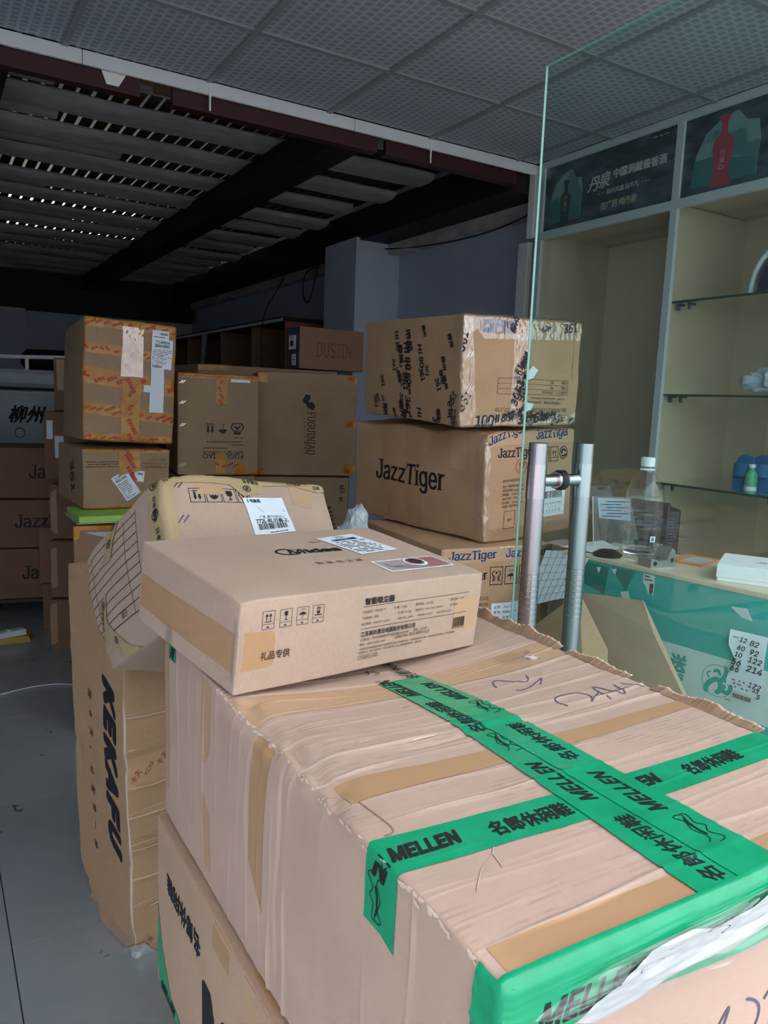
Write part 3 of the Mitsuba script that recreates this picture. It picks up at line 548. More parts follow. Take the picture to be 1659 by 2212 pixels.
A.tape([('top', Polygon([(0, .152), (.61, .138), (.61, .192), (.3, .202), (0, .210)])), ('left', sbox(.741, .268, .797, .36)), ('left', Polygon([(.741, .30), (.797, .30), (.797, .262), (.741, .276)]))], 'green_tape',
       [('top', at(text('MELLEN', .019, 'inter', bold=4, shear=.35, width=.088), .004, .170, 1)), ('top', at(text('名郎休闲鞋', .023, bold=2, shear=.1, width=.108), .125, .165, -1)), ('top', at(text('MELLEN', .019, 'inter', bold=4, shear=.35, width=.10), .285, .168, -1.2)), ('top', at(text('名郎休闲鞋', .023, bold=2, shear=.1, width=.10), .425, .160, -1.2)), ('left', at(text('N', .024, 'inter', bold=4, shear=.3), .752, .322)), ('left', affinity.rotate(at(crocodile(.05), .748, .285), -78, origin=(.77, .305)))], off=.0010, edge=.008)
A.grain = np.array([4, 60, 90.]); wn = gtape_words(.61, .075, .03, ('MELLEN', 'cn', 'croc'))
A.tape([('top', Polygon([(0, 0), (.61, 0), (.61, .012), (.3, .006), (0, .008)])), ('front', Polygon([(0, .29), (.15, .285), (.35, .272), (.61, .27), (.61, .36), (0, .36)])), ('left', Polygon([(.915, .285), (.951, .27), (.951, .36), (.92, .36)]))], 'green_tape', [('front', at(wn, 0, .268))], off=.0022, edge=.006, crinkle=.0045, seed=3); A.grain = np.array([90, 90, 40.])
# crumpled clear film over that edge
def film_strip(c, name, face, g, seed, amp=.006, edge=.005, bs='film', off=.003, label=None): return c.put(name, face, g, bs, off, edge, label, amp, seed)
A.grain = np.array([10, 50, 70.]); film_strip(A, 'clear_film', 'front', Polygon([(.02, .318), (.1, .335), (.3, .338), (.61, .338), (.61, .285), (.4, .288), (.25, .28), (.08, .29)]), 4, .010, off=.007)
film_strip(A, 'torn_film', 'front', Polygon([(.06, .300), (.10, .312), (.15, .328), (.20, .331), (.24, .318), (.28, .322), (.33, .334), (.42, .330), (.52, .334), (.60, .33), (.60, .312), (.5, .316), (.44, .306), (.40, .312), (.36, .302), (.31, .300), (.25, .292), (.2, .300), (.14, .295), (.1, .286)]), 9, .012, bs='film_white', off=.006)
A.grain = np.array([60, 60, 60.])
film_strip(A, 'clear_film', 'top', Polygon([(.49, .62), (.56, .61), (.55, .56), (.48, .58)]), 6, .003, .006, off=.0012)
A.grain = np.array([90, 90, 40.])
for u, v, l, r_ in ((.16, .385, .05, 4), (.335, .44, .02, 8), (.5, .505, .03, 5), (.1, .41, .02, 2), (.22, .50, .02, 3)): A.put('scuff_mark', 'top', at(Polygon([(0, 0), (l * .5, .002), (l, .001), (l * .9, .004), (l * .3, .005)]), u, v, r_), 'scuff', .0009, .006)
sq = np.random.default_rng(8); bits = []
for i in range(70):
    u = sq.uniform(.28, .93); l = sq.uniform(.004, .013); bits.append(at(Polygon([(0, 0), (l * .4, -.001), (l, .0012), (l * .8, .0035), (l * .3, .003), (-l * .1, .002)]), u, .339 + sq.uniform(-.004, .003), sq.uniform(-25, 25)))
A.put('scuff_mark', 'left', unary_union(bits), 'scuff', .0008, .006)
crack = [stroke([(.128, .195), (.119, .168), (.101, .142), (.077, .127), (.062, .114), (.049, .101)], .0010), stroke([(.101, .142), (.095, .120)], .0008)]
A.put('crack', 'top', unary_union(crack), 'card_inside', .0008, .006); A.put('crack', 'top', affinity.translate(unary_union(crack), .0016, .0008), 'scuff', .0008, .006)
A.put('flap_gap', 'top', stroke([(.031, .286), (.034, .262), (.036, .235), (.035, .219), (.022, .213)], .0018), 'card_inside', .0008, .006)
A.tape([('left', Polygon([(.035, .31), (.075, .312), (.075, .345), (.035, .345)]))], 'green_tape', [('left', at(text('N', .02, 'inter', bold=3, shear=.3), .045, .315))], off=.0012, edge=.01)
pen = [stroke([(.40, .50), (.43, .525), (.45, .50), (.48, .52)], .0022), stroke([(.42, .475), (.46, .48), (.49, .495), (.47, .475)], .0022), stroke([(.44, .385), (.47, .42), (.50, .40), (.49, .385), (.52, .40)], .0022), stroke([(.52, .375), (.535, .415), (.55, .38), (.565, .41)], .0025), stroke([(.50, .39), (.58, .392)], .0018), stroke([(.58, .41), (.60, .38)], .0018)]
A.draw('top', unary_union(pen), 'ink_pen', .0010, .008); A.draw('front', unary_union([stroke(np.array(p) * [.75, .75] + [.075, .05], .003) for p in ([(.22, .16), (.27, .21), (.25, .15), (.30, .17)], [(.31, .215), (.34, .19), (.32, .15)], [(.35, .2), (.39, .22), (.37, .16), (.42, .18)], [(.44, .19), (.50, .2)])]), 'ink_pen', .001, .02)
A.done('handwriting')
# torn flap standing up along the far rim
def torn_flap(c, y0, y1, hmax, seed, bs='card_flute', key='torn_flap'):
    n = 120; t = np.linspace(0, 1, n); y = y0 + (y1 - y0) * t
    q = hmax * (np.sin(np.pi * t) ** .6) * np.clip(-.35 + 2.2 * meshkit.fbm(np.stack([y * 22, y * 0, y * 0], 1), 4, seed), .05, 1.2) + .002 * meshkit.noise(np.stack([y * 400, y * 0, y * 0], 1), seed)
    rows_ = []
    for k_, s in enumerate((0, .35, .7, 1.0)):
        p = np.stack([c.L[0] - .010 + .016 * s + .006 * (meshkit.fbm(np.stack([y * 30, y * 0 + s, y * 0], 1), 3, seed + 5) - .5), y, np.full(n, c.L[2])], 1); w = c.warp(p) if c.warp else p; w[:, 2] += q * s + .0006; rows_.append(w @ c.M.T + c.F)
    inner = np.stack(rows_, 0); outer = inner + np.array([.0045, 0, -.0005])
    ms = [sheet(inner), sheet(outer), sheet(np.stack([inner[-1], outer[-1] + [0, 0, .001 ]]))]
    add(f'{c.k}__{key}', ms[0], 'card_inside', smooth=True); add(f'{c.k}__{key}', ms[1:], bs, smooth=False)
torn_flap(A, .58, .86, .017, 3); torn_flap(A, .42, .56, .004, 8); torn_flap(A, .19, .37, .008, 6)

B_ = Carton('shoe_carton', [.343, .383, -1.122, 0, 0, 0, .955, .622, .340], 'card_pink', 'large shoe carton with sideways black lettering, directly under the one with the sagging top', 'cardboard box', cell=.02, r=.005, bulge=(.005, .004, .0), noise=.003, seed=2)
B_.put('kraft_seam_tape', 'left', sbox(.33, .30, .40, .345), 'kraft_tape'); B_.put('kraft_seam_tape', 'top', sbox(0, .42, .62, .50), 'kraft_tape')
B_.put('kraft_seam_tape', 'left', Polygon([(.46, .34), (.54, .34), (.535, .14), (.47, .12)]), 'kraft_light')
B_.tape([('left', Polygon([(-.002, .05), (.02, .03), (.10, .0), (.12, 0), (.03, .10), (.0, .17)])), ('left', sbox(0, 0, .15, .028))], 'green_tape', [('left', at(text('MELLEN', .016, 'inter', bold=4, shear=.3), .03, .008, 0))], off=.0008)
g = text('名郎休闲鞋', .036, bold=2, width=.20)
B_.draw('left', at(mir(g), .075, .235), 'ink'); B_.draw('left', at(text('MELLEN', .098, 'inter', bold=5, shear=0, width=.62), .285, .105), 'ink'); B_.done()
Bb = Carton('shoe_carton', [.515, .45, -1.5, 0, 0, 0, .85, .45, .370], 'card_pink', 'plain shoe carton on the floor at the bottom of the green taped stack', 'cardboard box', cell=.05, seed=3)

# ---- flat appliance box lying on top
M = Carton('appliance_box', [.3641, .9986, -.4300, .0854, .0375, .1564, .345, .504, .144], 'card_pale', 'flat brown appliance box with a vacuum cleaner picture and a shipping label on its lid', 'cardboard box', r=.004, bulge=(.002, .003, .0015), noise=.0012, cell=.02, seed=4,
           dents=[((0, 0, .144), .012, (.003, .003, -.004)), ((.29, 0, .144), .02, (0, .002, -.002)), ((.49, 0, .144), .015, (-.001, .003, -.004)), ((0, .17, .144), .012, (.002, 0, -.002))])
M.put('kraft_tape', [('left', Polygon([(0, .088), (.345, .093), (.345, .033), (0, .030)])), ('front', Polygon([(0, .097), (.055, .093), (.061, .088), (.062, .040), (.05, .037), (0, .037)]))], None, 'kraft_tape', .0005, .02)
M.put('kraft_tape', 'front', Polygon([(.434, .102), (.504, .102), (.504, .039), (.439, .043), (.436, .06)]), 'kraft_light', .0005, .02)
M.put('clear_tape', [('left', sbox(.334, .02, .345, .115)), ('front', sbox(0, .02, .006, .12))], None, 'film', .0012, .004, None, .0015, 3); M.put('clear_tape', [('left', sbox(.12, 0, .145, .035))], None, 'film', .0012, .006, None, .001, 5)
for i, (k, tx) in enumerate((('up', '向上'), ('glass', '易碎物品'), ('rain', '怕雨'), ('stack', '堆码层数极限'))):
    x = (.037, .067, .0965, .125)[i]; g = unary_union([boxed(k, .021, .028, .0075, .0006)])
    M.draw('front', at(g, x, .097), 'ink')
f_ = lambda s, h, x, y, **kw: M.draw('front', at(text(s, h, res=kw.pop('res', 40), **kw), x, y), kw.get('ink', 'ink_soft'))
M.draw('front', at(text('智能吸尘器', .0105, bold=2, width=.063), .226, .1145), 'ink'); M.draw('front', at(text('礼品专供', .0125, bold=1, width=.05), .039, .0505), 'ink_soft')
for y in (.1105, .0735): M.draw('front', sbox(.224, y - .0004, .468, y + .0004), 'ink_soft')
for y, items in ((.1015, (('产品型号：VR05F5-TY', .224), ('净  量：1.8 kg', .289), ('额定电压：14.4 V⎓', .338), ('额定功率：17 W', .422))), (.0915, (('产品颜色：黑色', .224), ('毛  量：3.2 kg', .299), ('包装尺寸：504 x 144 x 345 mm', .338), ('生产批号', .422))), (.0815, (('执行标准：GB4706.1-2014', .224), ('GB4706.1-2005', .30), ('GB4343.1-2018', .345), ('GB17625.1-2012', .391)))):
    for s_, x in items: M.draw('front', at(text(s_, .0042 if any(ord(c) > 0x2e80 for c in s_) else .0036, res=36), x, y - .002), 'ink_soft')
M.draw('front', at(text('江苏美的清洁电器股份有限公司', .0085, bold=1, width=.118), .224, .0605), 'ink')
for s_, h, x, y in (('公司地址：苏州市相城经济开发区漕湖大道39号', .0044, .224, .0525), ('邮编：215000', .0044, .34, .0535), ('网址：www.midea.com', .0044, .224, .0445), ('全国服务热线', .0044, .298, .0465), ('400-8899-315', .0056, .331, .0462), ('江苏美的清洁电器股份有限公司保留更改产品设计与规格的权利，如有更改恕不另行通知，所有资料经过严格校对，如有印刷错漏', .0034, .224, .0365), ('或误解之处，图片仅供参考，产品以实物为准，本公司拥有最终解释权，特此声明。', .0034, .224, .0305), ('产品获得CCC认证', .0042, .227, .0215)):
    M.draw('front', at(text(s_, h, res=36), x, y), 'ink_soft')
M.draw('front', at(ring(sbox(0, 0, .041, .0075), .0005), .2245, .0198), 'ink_soft'); M.draw('front', at(barcode(.03, .018, 3), .437, .047), 'ink'); M.draw('front', at(text('6948957301542', .0032, 'inter', res=30, width=.032), .436, .0435), 'ink_soft')
M.done()
# lid: wordmark, name, label and photo card
lg = unary_union([stroke([(.032, .031), (.012, .034), (0, .018), (.01, .004), (.03, .001), (.046, .012)], .004), stroke([(.032, .031), (.05, .026)], .002)])
lid = unary_union([at(lg, .188, .189), at(stroke([(.013, .006), (.024, .024), (.026, .008), (.040, .026), (.042, .004)], .0045), .197, .189), at(text('idea', .021, 'inter', bold=3, width=.075), .247, .193)])
M.draw('top', lid, 'ink'); M.draw('top', at(text('智能吸尘器', .0125, bold=0, gap=.35, width=.10), .218, .1235), 'ink_soft'); M.done('lid_lettering')
def waybill(w, h, code, seed=1, top='', foot=True):
    o = [(at(text(code, h * .075, bold=1), w * .12, h * .80), 'ink'), (at(barcode(w * .74, h * .10, seed), w * .13, h * .66), 'ink'), (at(rows(w * .86, h * .55, 9, seed, .85), w * .07, h * .06), 'ink_soft'), (at(rows(w * .3, h * .05, 1, seed + 1, 1), w * .05, h * .92), 'ink_soft')]
    return o
M.sticker('top', .340, .158, .102, .125, 8, 'paper', [(affinity.rotate(at(text('772L', .008, bold=1), .04, .108), 0), 'ink')] + [(at(barcode(.065, .012, 5), .018, .090), 'ink'), (at(rows(.088, .08, 9, 4, .8), .007, .006), 'ink_soft')], label='white shipping label on the lid')
PX = lambda g: at(g, .323, .049, 1)
k = M.put('photo_card', 'top', PX(rrect(.155, .064)), 'paper_white', .001, .03, 'white edged photo card of a round robot vacuum')
for g, b_, o_ in ((sbox(.005, .005, .15, .059), 'photo_grey', .0014), (Polygon([(.09, .005), (.15, .005), (.15, .059), (.075, .059)]), 'photo_rose', .0018), (Polygon([(.02, .02), (.06, .005), (.11, .005), (.07, .03), (.03, .028)]), 'photo_mauve', .0018), (stroke([(.018, .042), (.02, .03), (.045, .022)], .0014), 'photo_dark', .0022), (at(affinity.scale(Point(0, 0).buffer(.024), 1, .95), .088, .037), 'paper_white', .0022), (at(affinity.scale(Point(0, 0).buffer(.0185), 1, .95), .088, .039), 'photo_dark', .0026), (at(ring(Point(0, 0).buffer(.0165), .002), .088, .039), 'photo_rose', .003)):
    add(k + '__picture', M.flat('top', PX(g), o_, .03), b_)
M.put('torn_paper', 'top', Polygon([(.29, .262), (.315, .272), (.325, .262), (.305, .255)]), 'kraft_light', .0012, .02)

# ---- tall carton on the floor
K = Carton('tall_carton', [.402, 1.862, -1.5, 0, 0, .19, .36, .50, 1.02], 'card_tan', 'tall upright carton with big vertical black lettering, standing on the floor tiles', 'cardboard box', r=.007, bulge=(-.006, .004, .0), noise=.004, cell=.009, seed=5,
           dents=[((0, 0, 0), .10, (.015, .02, 0)), ((0, .34, .02), .07, (.02, -.02, 0)), ((0, 0, .55), .03, (.006, .006, 0)), ((0, 0, .3), .025, (.004, .005, 0)), ((0, .34, .5), .03, (.006, 0, 0))],
           warp=lambda P: P + np.stack([.012 * np.clip(1 - P[:, 2] / 1.02, 0, 1) ** 2 - .010 * (P[:, 2] / 1.02), .008 * sum(np.exp(-((P[:, 2] + .02 * P[:, 0] - c) / .004) ** 2) for c in (.16, .245, .33, .36, .42, .50, .60, .69)) * np.exp(-(P[:, 1] / .03) ** 2) * -1 * np.clip(P[:, 0] / .05, 0, 1), 0 * P[:, 0]], 1))
vt = affinity.rotate(text('KEKAFU', .068, 'inter', bold=6, shear=.28, width=.50, gap=.12), -90, origin=(0, 0)); K.draw('left', at(vt, .225, .765), 'ink')
vs = [affinity.rotate(text(c, .022, bold=1, shear=.2), -90, origin=(0, 0)) for c in '同卡夫，让爱快一步'.replace('，', ',')]
for i, g in enumerate(vs): K.draw('left', at(g, .115, .695 - i * .056), 'ink_soft')
K.done()
K.put('kraft_seam_tape', 'left', Polygon([(0, .50), (.05, .49), (.07, .45), (.05, .40), (0, .41)]), 'kraft_light', .0008, .015)
k = K.put('printed_clear_tape', 'front', Polygon([(0, .498), (.5, .505), (.5, .588), (0, .58)]), 'kraft_light', .0008, .015)
tw = []
for i in range(14):
    x = .02 + .035 * i; tw.append(at(text('KCKF' if i % 2 else '卡夫', .011 + .006 * (i % 2 == 0), bold=1), x, .52 + .03 * ((i * 7) % 3) / 2 - .01, 55))
add(k + '__lettering', K.flat('front', unary_union(tw), .0014, .03), 'ink_rust')
k = K.put('clear_film', [('front', sbox(0, 0, .5, .05)), ('left', sbox(.22, 0, .34, .06))], None, 'film', .004, .008, None, .006, 2)
K.put('printed_clear_tape', 'front', sbox(.02, .012, .3, .04), 'ink_rust', .0004, .01) if False else None
K.draw('front', unary_union([at(text('卡夫', .015, bold=1), .03 + .05 * i, .02 + .008 * (i % 2), 50) for i in range(6)]), 'ink_rust', .002); K.done('tape_lettering')

kq = np.random.default_rng(3); ln = []
for v in (.16, .175, .245, .33, .345, .36, .42, .435, .50, .605, .69, .70): ln.append(stroke([(.0, v + kq.uniform(-.004, .004)), (.08, v), (.16, v + kq.uniform(-.004, .004)), (.3, v + .004), (.5, v + kq.uniform(-.004, .006))], kq.uniform(.0012, .0028)))
K.put('scuff_mark', 'front', unary_union(ln), 'scuff', .0009, .012)
K.put('scuff_mark', [('front', Polygon([(0, 0), (.003, .1), (.006, .3), (.002, .5), (.005, .7), (0, .75)])), ('left', Polygon([(.36, 0), (.355, .15), (.358, .4), (.353, .6), (.36, .75)]))], None, 'scuff', .0009, .012)
K.put('plastic_wrap', [('front', Polygon([(0, 0), (.06, 0), (.045, .02), (.02, .045), (0, .05)])), ('left', Polygon([(.30, .0), (.36, 0), (.36, .05), (.34, .03)]))], None, 'film_white', .002, .006, None, .004, 2)
# ---- tilted parcel leaning on the tall carton
Tt = Carton('parcel_carton', [.4071, 1.3790, -.4083, -.5984, .038, .2026, .4284, .4198, .2979], 'card_pale', 'tilted parcel carton with a printed grid on its side, wedged against the tall lettered carton', 'cardboard box', r=.010, bulge=(.014, .010, .004), noise=.005, cell=.016, seed=6,
            dents=[((0, .47, 0), .09, (.02, -.03, .02)), ((0, 0, .327), .05, (.012, .012, -.010)), ((0, .47, .327), .07, (.008, -.02, -.012)), ((.46, 0, .327), .04, (-.006, .008, -.006))])
_flat = Tt.flat
Tt.flat = lambda face, g, *a_, **k_: _flat(face, affinity.scale(g, .9115, .9115, origin=(0, 0)), *a_, **k_)
gr = []
for i in range(10): v = .298 - .0245 * i; gr.append(LineString([(-.0, v), (.338, v - .003)]).buffer(.0011))
gr += [LineString([(x, .30), (x, .077)]).buffer(.0009) for x in (.0, .052, .27, .338)]
Tt.draw('left', unary_union(gr).intersection(sbox(-.01, .07, .345, .31)), 'ink_soft', .0008, .015); Tt.draw('left', at(mir(text('日期', .016)), .19, .085), 'ink_soft', .0008, .02); Tt.draw('left', at(mir(text('PRODUCT', .012, 'inter', width=.03)), .005, .083), 'ink_soft', .0008, .02)
for i, kk in enumerate(('upsolid', 'umbrella', 'bigglass', 'keepdry')): Tt.draw('front', at(boxed(kk, .037, .036, 0, .0014, turn=True), .064 + .0395 * i, .2545), 'ink', .0007)
Tt.draw('bottom', at(text('货运', .05, bold=2), .06, -.15, 20), 'ink', .001, .03)
Tt.done()
for g in (sbox(.082, .275, .148, .327), Polygon([(.345, .317), (.413, .315), (.402, .255), (.39, .25), (.344, .262)])): Tt.put('kraft_tape', 'front', g, 'kraft_light', .0008, .02)
def ytape(faces, words, seed, label=None):
    k = Tt.put('yellow_tape', faces, None, 'yellow_tape', .0014, .010, label, .0028, seed)
    if words:
        ms = [m for m in (Tt.flat(f_, g_, .0046, .012) for f_, g_ in words) if m is not None]
        if ms: add(k + '__lettering', ms, 'ink')
lgo = lambda s: unary_union([ring(affinity.scale(Point(.5, .5).buffer(.5), 1, .8), .09), ring(sbox(.32, .34, .68, .66), .08), sbox(.46, .3, .54, .7)]) if s == 1 else None
def logo(s): return affinity.scale(lgo(1), s, s, origin=(0, 0))
ytape([('left', Polygon([(.40, .0), (.47, .0), (.47, .327), (.41, .327)])), ('front', Polygon([(0, 0), (.018, 0), (.03, .327), (0, .327)]))], [('left', unary_union([at(logo(.03), .425, .30 - .075 * i) for i in range(4)] + [at(affinity.rotate(text('日丰管业', .014, bold=1), -90, origin=(0, 0)), .435, .285 - .075 * i) for i in range(4)]))], 1)
ytape([('top', sbox(0, 0, .4606, .035)), ('front', Polygon([(0, .30), (.03, .306), (.17, .302), (.2, .272), (.25, .285), (.265, .31), (.36, .317), (.43, .300), (.4606, .302), (.4606, .327), (0, .327)]))], [('front', unary_union([at(logo(.022), .205, .284), at(text('日丰管业', .010, bold=1), .21, .312), at(text('日丰管业', .010, bold=1), .34, .318), at(text('日丰', .010, bold=1), .42, .308), at(text('日丰', .012, bold=1), .005, .31, 30)])), ('top', unary_union([at(text('日丰管业', .014, bold=1), .03 + .11 * i, .012) for i in range(4)]))], 2)
ytape([('left', Polygon([(.135, .245), (.19, .24), (.24, .327), (.21, .327), (.16, .29)]))], [('left', unary_union([at(logo(.026), .175, .27), at(logo(.024), .2, .305)]))], 3)
ytape([('left', Polygon([(.07, .165), (.125, .178), (.10, .11), (.14, .07), (.20, .02), (.25, .0), (.16, 0), (.06, .06), (.055, .11)]))], [('left', unary_union([at(logo(.026), .085, .14), at(text('日丰管业', .012, bold=1), .075, .09, 70), at(logo(.022), .13, .04)]))], 4)
Tt.staple('front', .035, .30, -40); Tt.staple('front', .035, .215, -40)
items = [(at(text('宅急送', .009, bold=2), .018, .073), 'ink'), (at(Polygon([(0, 0), (.006, .002), (.004, .012), (.001, .01)]), .009, .072), 'teal_print'), (at(text('广西_南宁运转中心', .0075, bold=0), .028, .030), 'ink'), (at(text('772L-RL05商-2;', .0118, bold=2, width=.094), .014, .0175), 'ink'), (at(barcode(.086, .015, 9, 44), .016, .001), 'ink'), (at(text('L', .008), .106, .046), 'ink'), (stroke([(.03, .06), (.045, .045)], .0006), 'ink_soft')]
items = [(at(g, 0, .012), i_) for g, i_ in items] + [(at(rows(.07, .006, 1, 8, 1), .045, .002), 'ink_soft')]
Tt.sticker('front', .205, .170, .118, .098, 6, 'paper', items, off=.002, label='white courier label with black code and barcode')

# ---- stack by the glass door: clear taped carton on two lettered cartons
Jb = Carton('shoe_carton', [1.53, 2.118, -1.0, 0, 0, -.088, .674, .482, .494], 'card_tan', 'shoe carton with dark blue printed tape on its front edge, behind the door handles', 'cardboard box', r=.006, bulge=(.004, .006, .003), noise=.004, cell=.025, seed=7)
J0 = Carton('shoe_carton', [1.54, 2.14, -1.5, 0, 0, -.08, .64, .46, .494], 'card_tan', 'shoe carton on the floor under the stack behind the glass door', 'cardboard box', cell=.06, seed=8)
Jb.put('clear_tape', [('front', sbox(0, .44, .482, .494)), ('top', sbox(0, 0, .482, .03))], None, 'kraft_light', .0008, .02)
btape = lambda h, w: text('JazzTiger', h, 'inter', bold=0, fat=.030, width=w, serif=True, res=96)
Jb.draw('front', at(btape(.032, .20), .03, .452), 'ink_blue', .0016); Jb.draw('front', at(btape(.032, .20), .27, .452), 'ink_blue', .0016); Jb.done('tape_lettering')
Jb.put('kraft_tape', 'front', sbox(.185, .36, .27, .44), 'kraft_tape'); Jb.put('clear_film', [('front', sbox(.24, .46, .482, .494))], None, 'film', .002, .006, None, .004, 3)
for i, kk in enumerate(('hands', 'rain', 'up')): Jb.draw('front', at(boxed(kk, .055, .068, 0, .003), .206 + .064 * i, .352), 'ink')
Jb.draw('front', at(btape(.034, .22), -.025, .375), 'ink'); Jb.draw('front', at(text('有限公司', .014), .138, .300), 'ink_soft'); Jb.draw('front', at(text('工业区76号', .011), .138, .278), 'ink_soft'); Jb.done()
Jb.sticker('front', .215, .145, .15, .142, 0, 'paper', [(at(text(s_, .011, bold=b), .012, .122 - .021 * i), 'ink') for i, (s_, b) in enumerate((('品 牌：JazzTiger', 0), ('货 号：9009111A', 1), ('颜 色：白/紫罗兰', 0), ('品 名：经典休闲鞋', 0)))] + [(at(barcode(.12, .026, 3), .012, .026), 'ink')], label='white product label')
Jz = Carton('shoe_carton', [1.7277, 2.14, -.5, .0152, -.0341, .1167, .8062, .4865, .4048], 'card_tan', 'shoe carton with large black serif lettering, middle of the stack behind the glass door', 'cardboard box', r=.010, bulge=(.008, .010, .004), noise=.006, cell=.02, seed=9, dents=[((0, .7, .405), .12, (.01, 0, -.012)), ((0, 0, .4), .06, (.01, .008, -.01)), ((0, .3, .4), .1, (.012, 0, -.014))])
Jz.draw('left', at(btape(.085, .432), .163, .168), 'ink', .0008, .02); Jz.draw('front', at(btape(.036, .19), .058, .308), 'ink')
for i, kk in enumerate(('hands', 'up')): Jz.draw('front', at(boxed(kk, .047, .058, 0, .0025), .285 + .054 * i, .283), 'ink')
Jz.draw('front', at(affinity.scale(icon('cycle'), .05, .052, origin=(0, 0)), .395, .288), 'ink')
Jz.draw('front', at(ring(sbox(0, 0, .057, .066), .002), .099, .045), 'ink_soft'); Jz.draw('front', at(text('客户', .011), .117, .072), 'ink_soft')
for i, s_ in enumerate(('制造商 泉州爵蓝鞋业有限公司', '地址：福建省泉州市鲤城区', '售后服务邮箱：jazztiger@hs', '邮编：362200', '电话/传真：0595-8271', '官方网址：www.jazztiger', '全国统一服务热线 4008-')): Jz.draw('front', at(text(s_, .0095, res=36, width=.10 + .004 * (i % 3)), .087, .218 - .0145 * i - .006 * (i > 0)), 'ink_soft')
Jz.draw('front', at(ring(Point(0, 0).buffer(.028), .0022), .176, .272), 'ink_red'); Jz.draw('front', at(text('梦', .034, shear=.1), .158, .258), 'ink_red'); Jz.done()
for g in (Polygon([(.35, .41), (.46, .41), (.465, 0), (.365, 0)]), sbox(.20, 0, .265, .41), Polygon([(.70, .0), (.80, .0), (.806, .08), (.78, .11), (.72, .05)])): Jz.put('kraft_tape', 'left', g, 'kraft_tape', .0006, .02)
Jz.put('kraft_tape', 'left', sbox(.62, .26, .70, .41), 'kraft_light', .0006, .02)
k = Jz.put('printed_tape', [('front', sbox(0, .355, .4865, .405)), ('top', sbox(0, 0, .4865, .04)), ('left', sbox(.77, .33, .806, .405))], None, 'kraft_light', .0012, .02)
add(k + '__lettering', [Jz.flat('front', g, .002, .02) for g in (at(btape(.034, .19), .01, .362, 12), at(btape(.034, .19), .26, .368, 4))], 'ink_blue')
Jz.put('clear_film', [('front', sbox(0, 0, .4865, .05)), ('left', sbox(.76, 0, .806, .405)), ('front', sbox(0, .05, .02, .36))], None, 'film', .002, .008, None, .004, 6)
Jz.sticker('front', .30, .070, .142, .14, 0, 'paper', [(at(barcode(.11, .028, 6), .012, .074), 'ink'), (at(text('40 41 42 43 44 合计', .012), .008, .048), 'ink'), (at(text('3  4  3  1  0  12', .013), .010, .016), 'ink')] + [(sbox(.005, y, .137, y + .0006), 'ink_soft') for y in (.01, .04, .068)], label='white size label')
C3_ = Carton('parcel_carton', [1.589, 2.1333, -.0771, .0325, -.028, -.0471, .7332, .5276, .3793], 'card_tan', 'parcel carton wrapped in clear printed film, on top of the stack behind the glass door', 'cardboard box', r=.010, bulge=(.006, .006, .004), noise=.005, cell=.02, seed=10)
def s361(seed, n, area, h=(.016, .028), rot=70):
    q = np.random.default_rng(seed); o = []
    for i in range(n):
        o.append(at(text(['361', 'HI 80', '柳州', '361'][q.integers(4)], q.uniform(*h), bold=2, shear=.25), q.uniform(area[0], area[2]), q.uniform(area[1], area[3]), rot + q.uniform(-12, 12)))
    return unary_union(o)
C3_.draw('left', s361(2, 30, (.05, .02, .70, .36), rot=-72), 'ink', .0016); C3_.draw('left', s361(7, 14, (.29, .02, .38, .34), (.02, .035), -80), 'ink', .0016); C3_.done('tape_lettering')
C3_.draw('front', at(mir(unary_union([ring(sbox(0, 0, .325, .056), .0015), sbox(0, .036, .325, .0372), sbox(0, .018, .325, .0192), at(text('纸箱尺寸：705X415X', .011), .005, .041), at(text('净量：          KG', .011), .005, .023), at(text('毛量：          KG', .011), .005, .004)])), .148, .112), 'ink_soft')
C3_.draw('front', at(mir(text('E-mail：public@361-kids.com', .010, res=40)), .30, .096), 'ink_soft'); C3_.draw('front', at(mir(text('中国区服务热线：4008836361', .010, res=40)), .29, .080), 'ink_soft')
C3_.draw('front', at(mir(text('361 DEGREES CHILDREN CLOTHING CO., LTD', .013, res=40, width=.33)), .146, .054), 'ink_soft'); C3_.draw('front', at(mir(text('三六一度童装有限公司', .027, bold=0, width=.34)), .14, .018), 'ink')
C3_.draw('front', at(stroke([(.49, .17), (.49, .34)], .001, False), 0, 0), 'ink_soft')
for i, kk in enumerate(('umbrella', 'bigglass', 'up')): C3_.draw('front', at(sbox(0, 0, .044, .044).difference(affinity.scale(icon(kk), .036, .036, origin=(0, 0)).buffer(0)), .075 + .05 * i, .322), 'ink_blue')
C3_.done()
C3_.put('clear_film', [('front', Polygon([(0, .30), (.05, .33), (.08, .30), (.5276, .315), (.5276, .3793), (0, .3793)])), ('top', sbox(0, 0, .5276, .05))], None, 'film', .003, .006, None, .006, 1)
C3_.put('clear_film', [('front', sbox(.205, .0, .275, .35))], None, 'film', .003, .006, None, .006, 2)
C3_.put('clear_film', [('front', Polygon([(0, 0), (.5276, 0), (.5276, .05), (.3, .03), (.15, .045), (.06, .03), (.03, .3793), (0, .3793)])), ('left', sbox(.69, 0, .7332, .3793))], None, 'film', .003, .006, None, .007, 3)
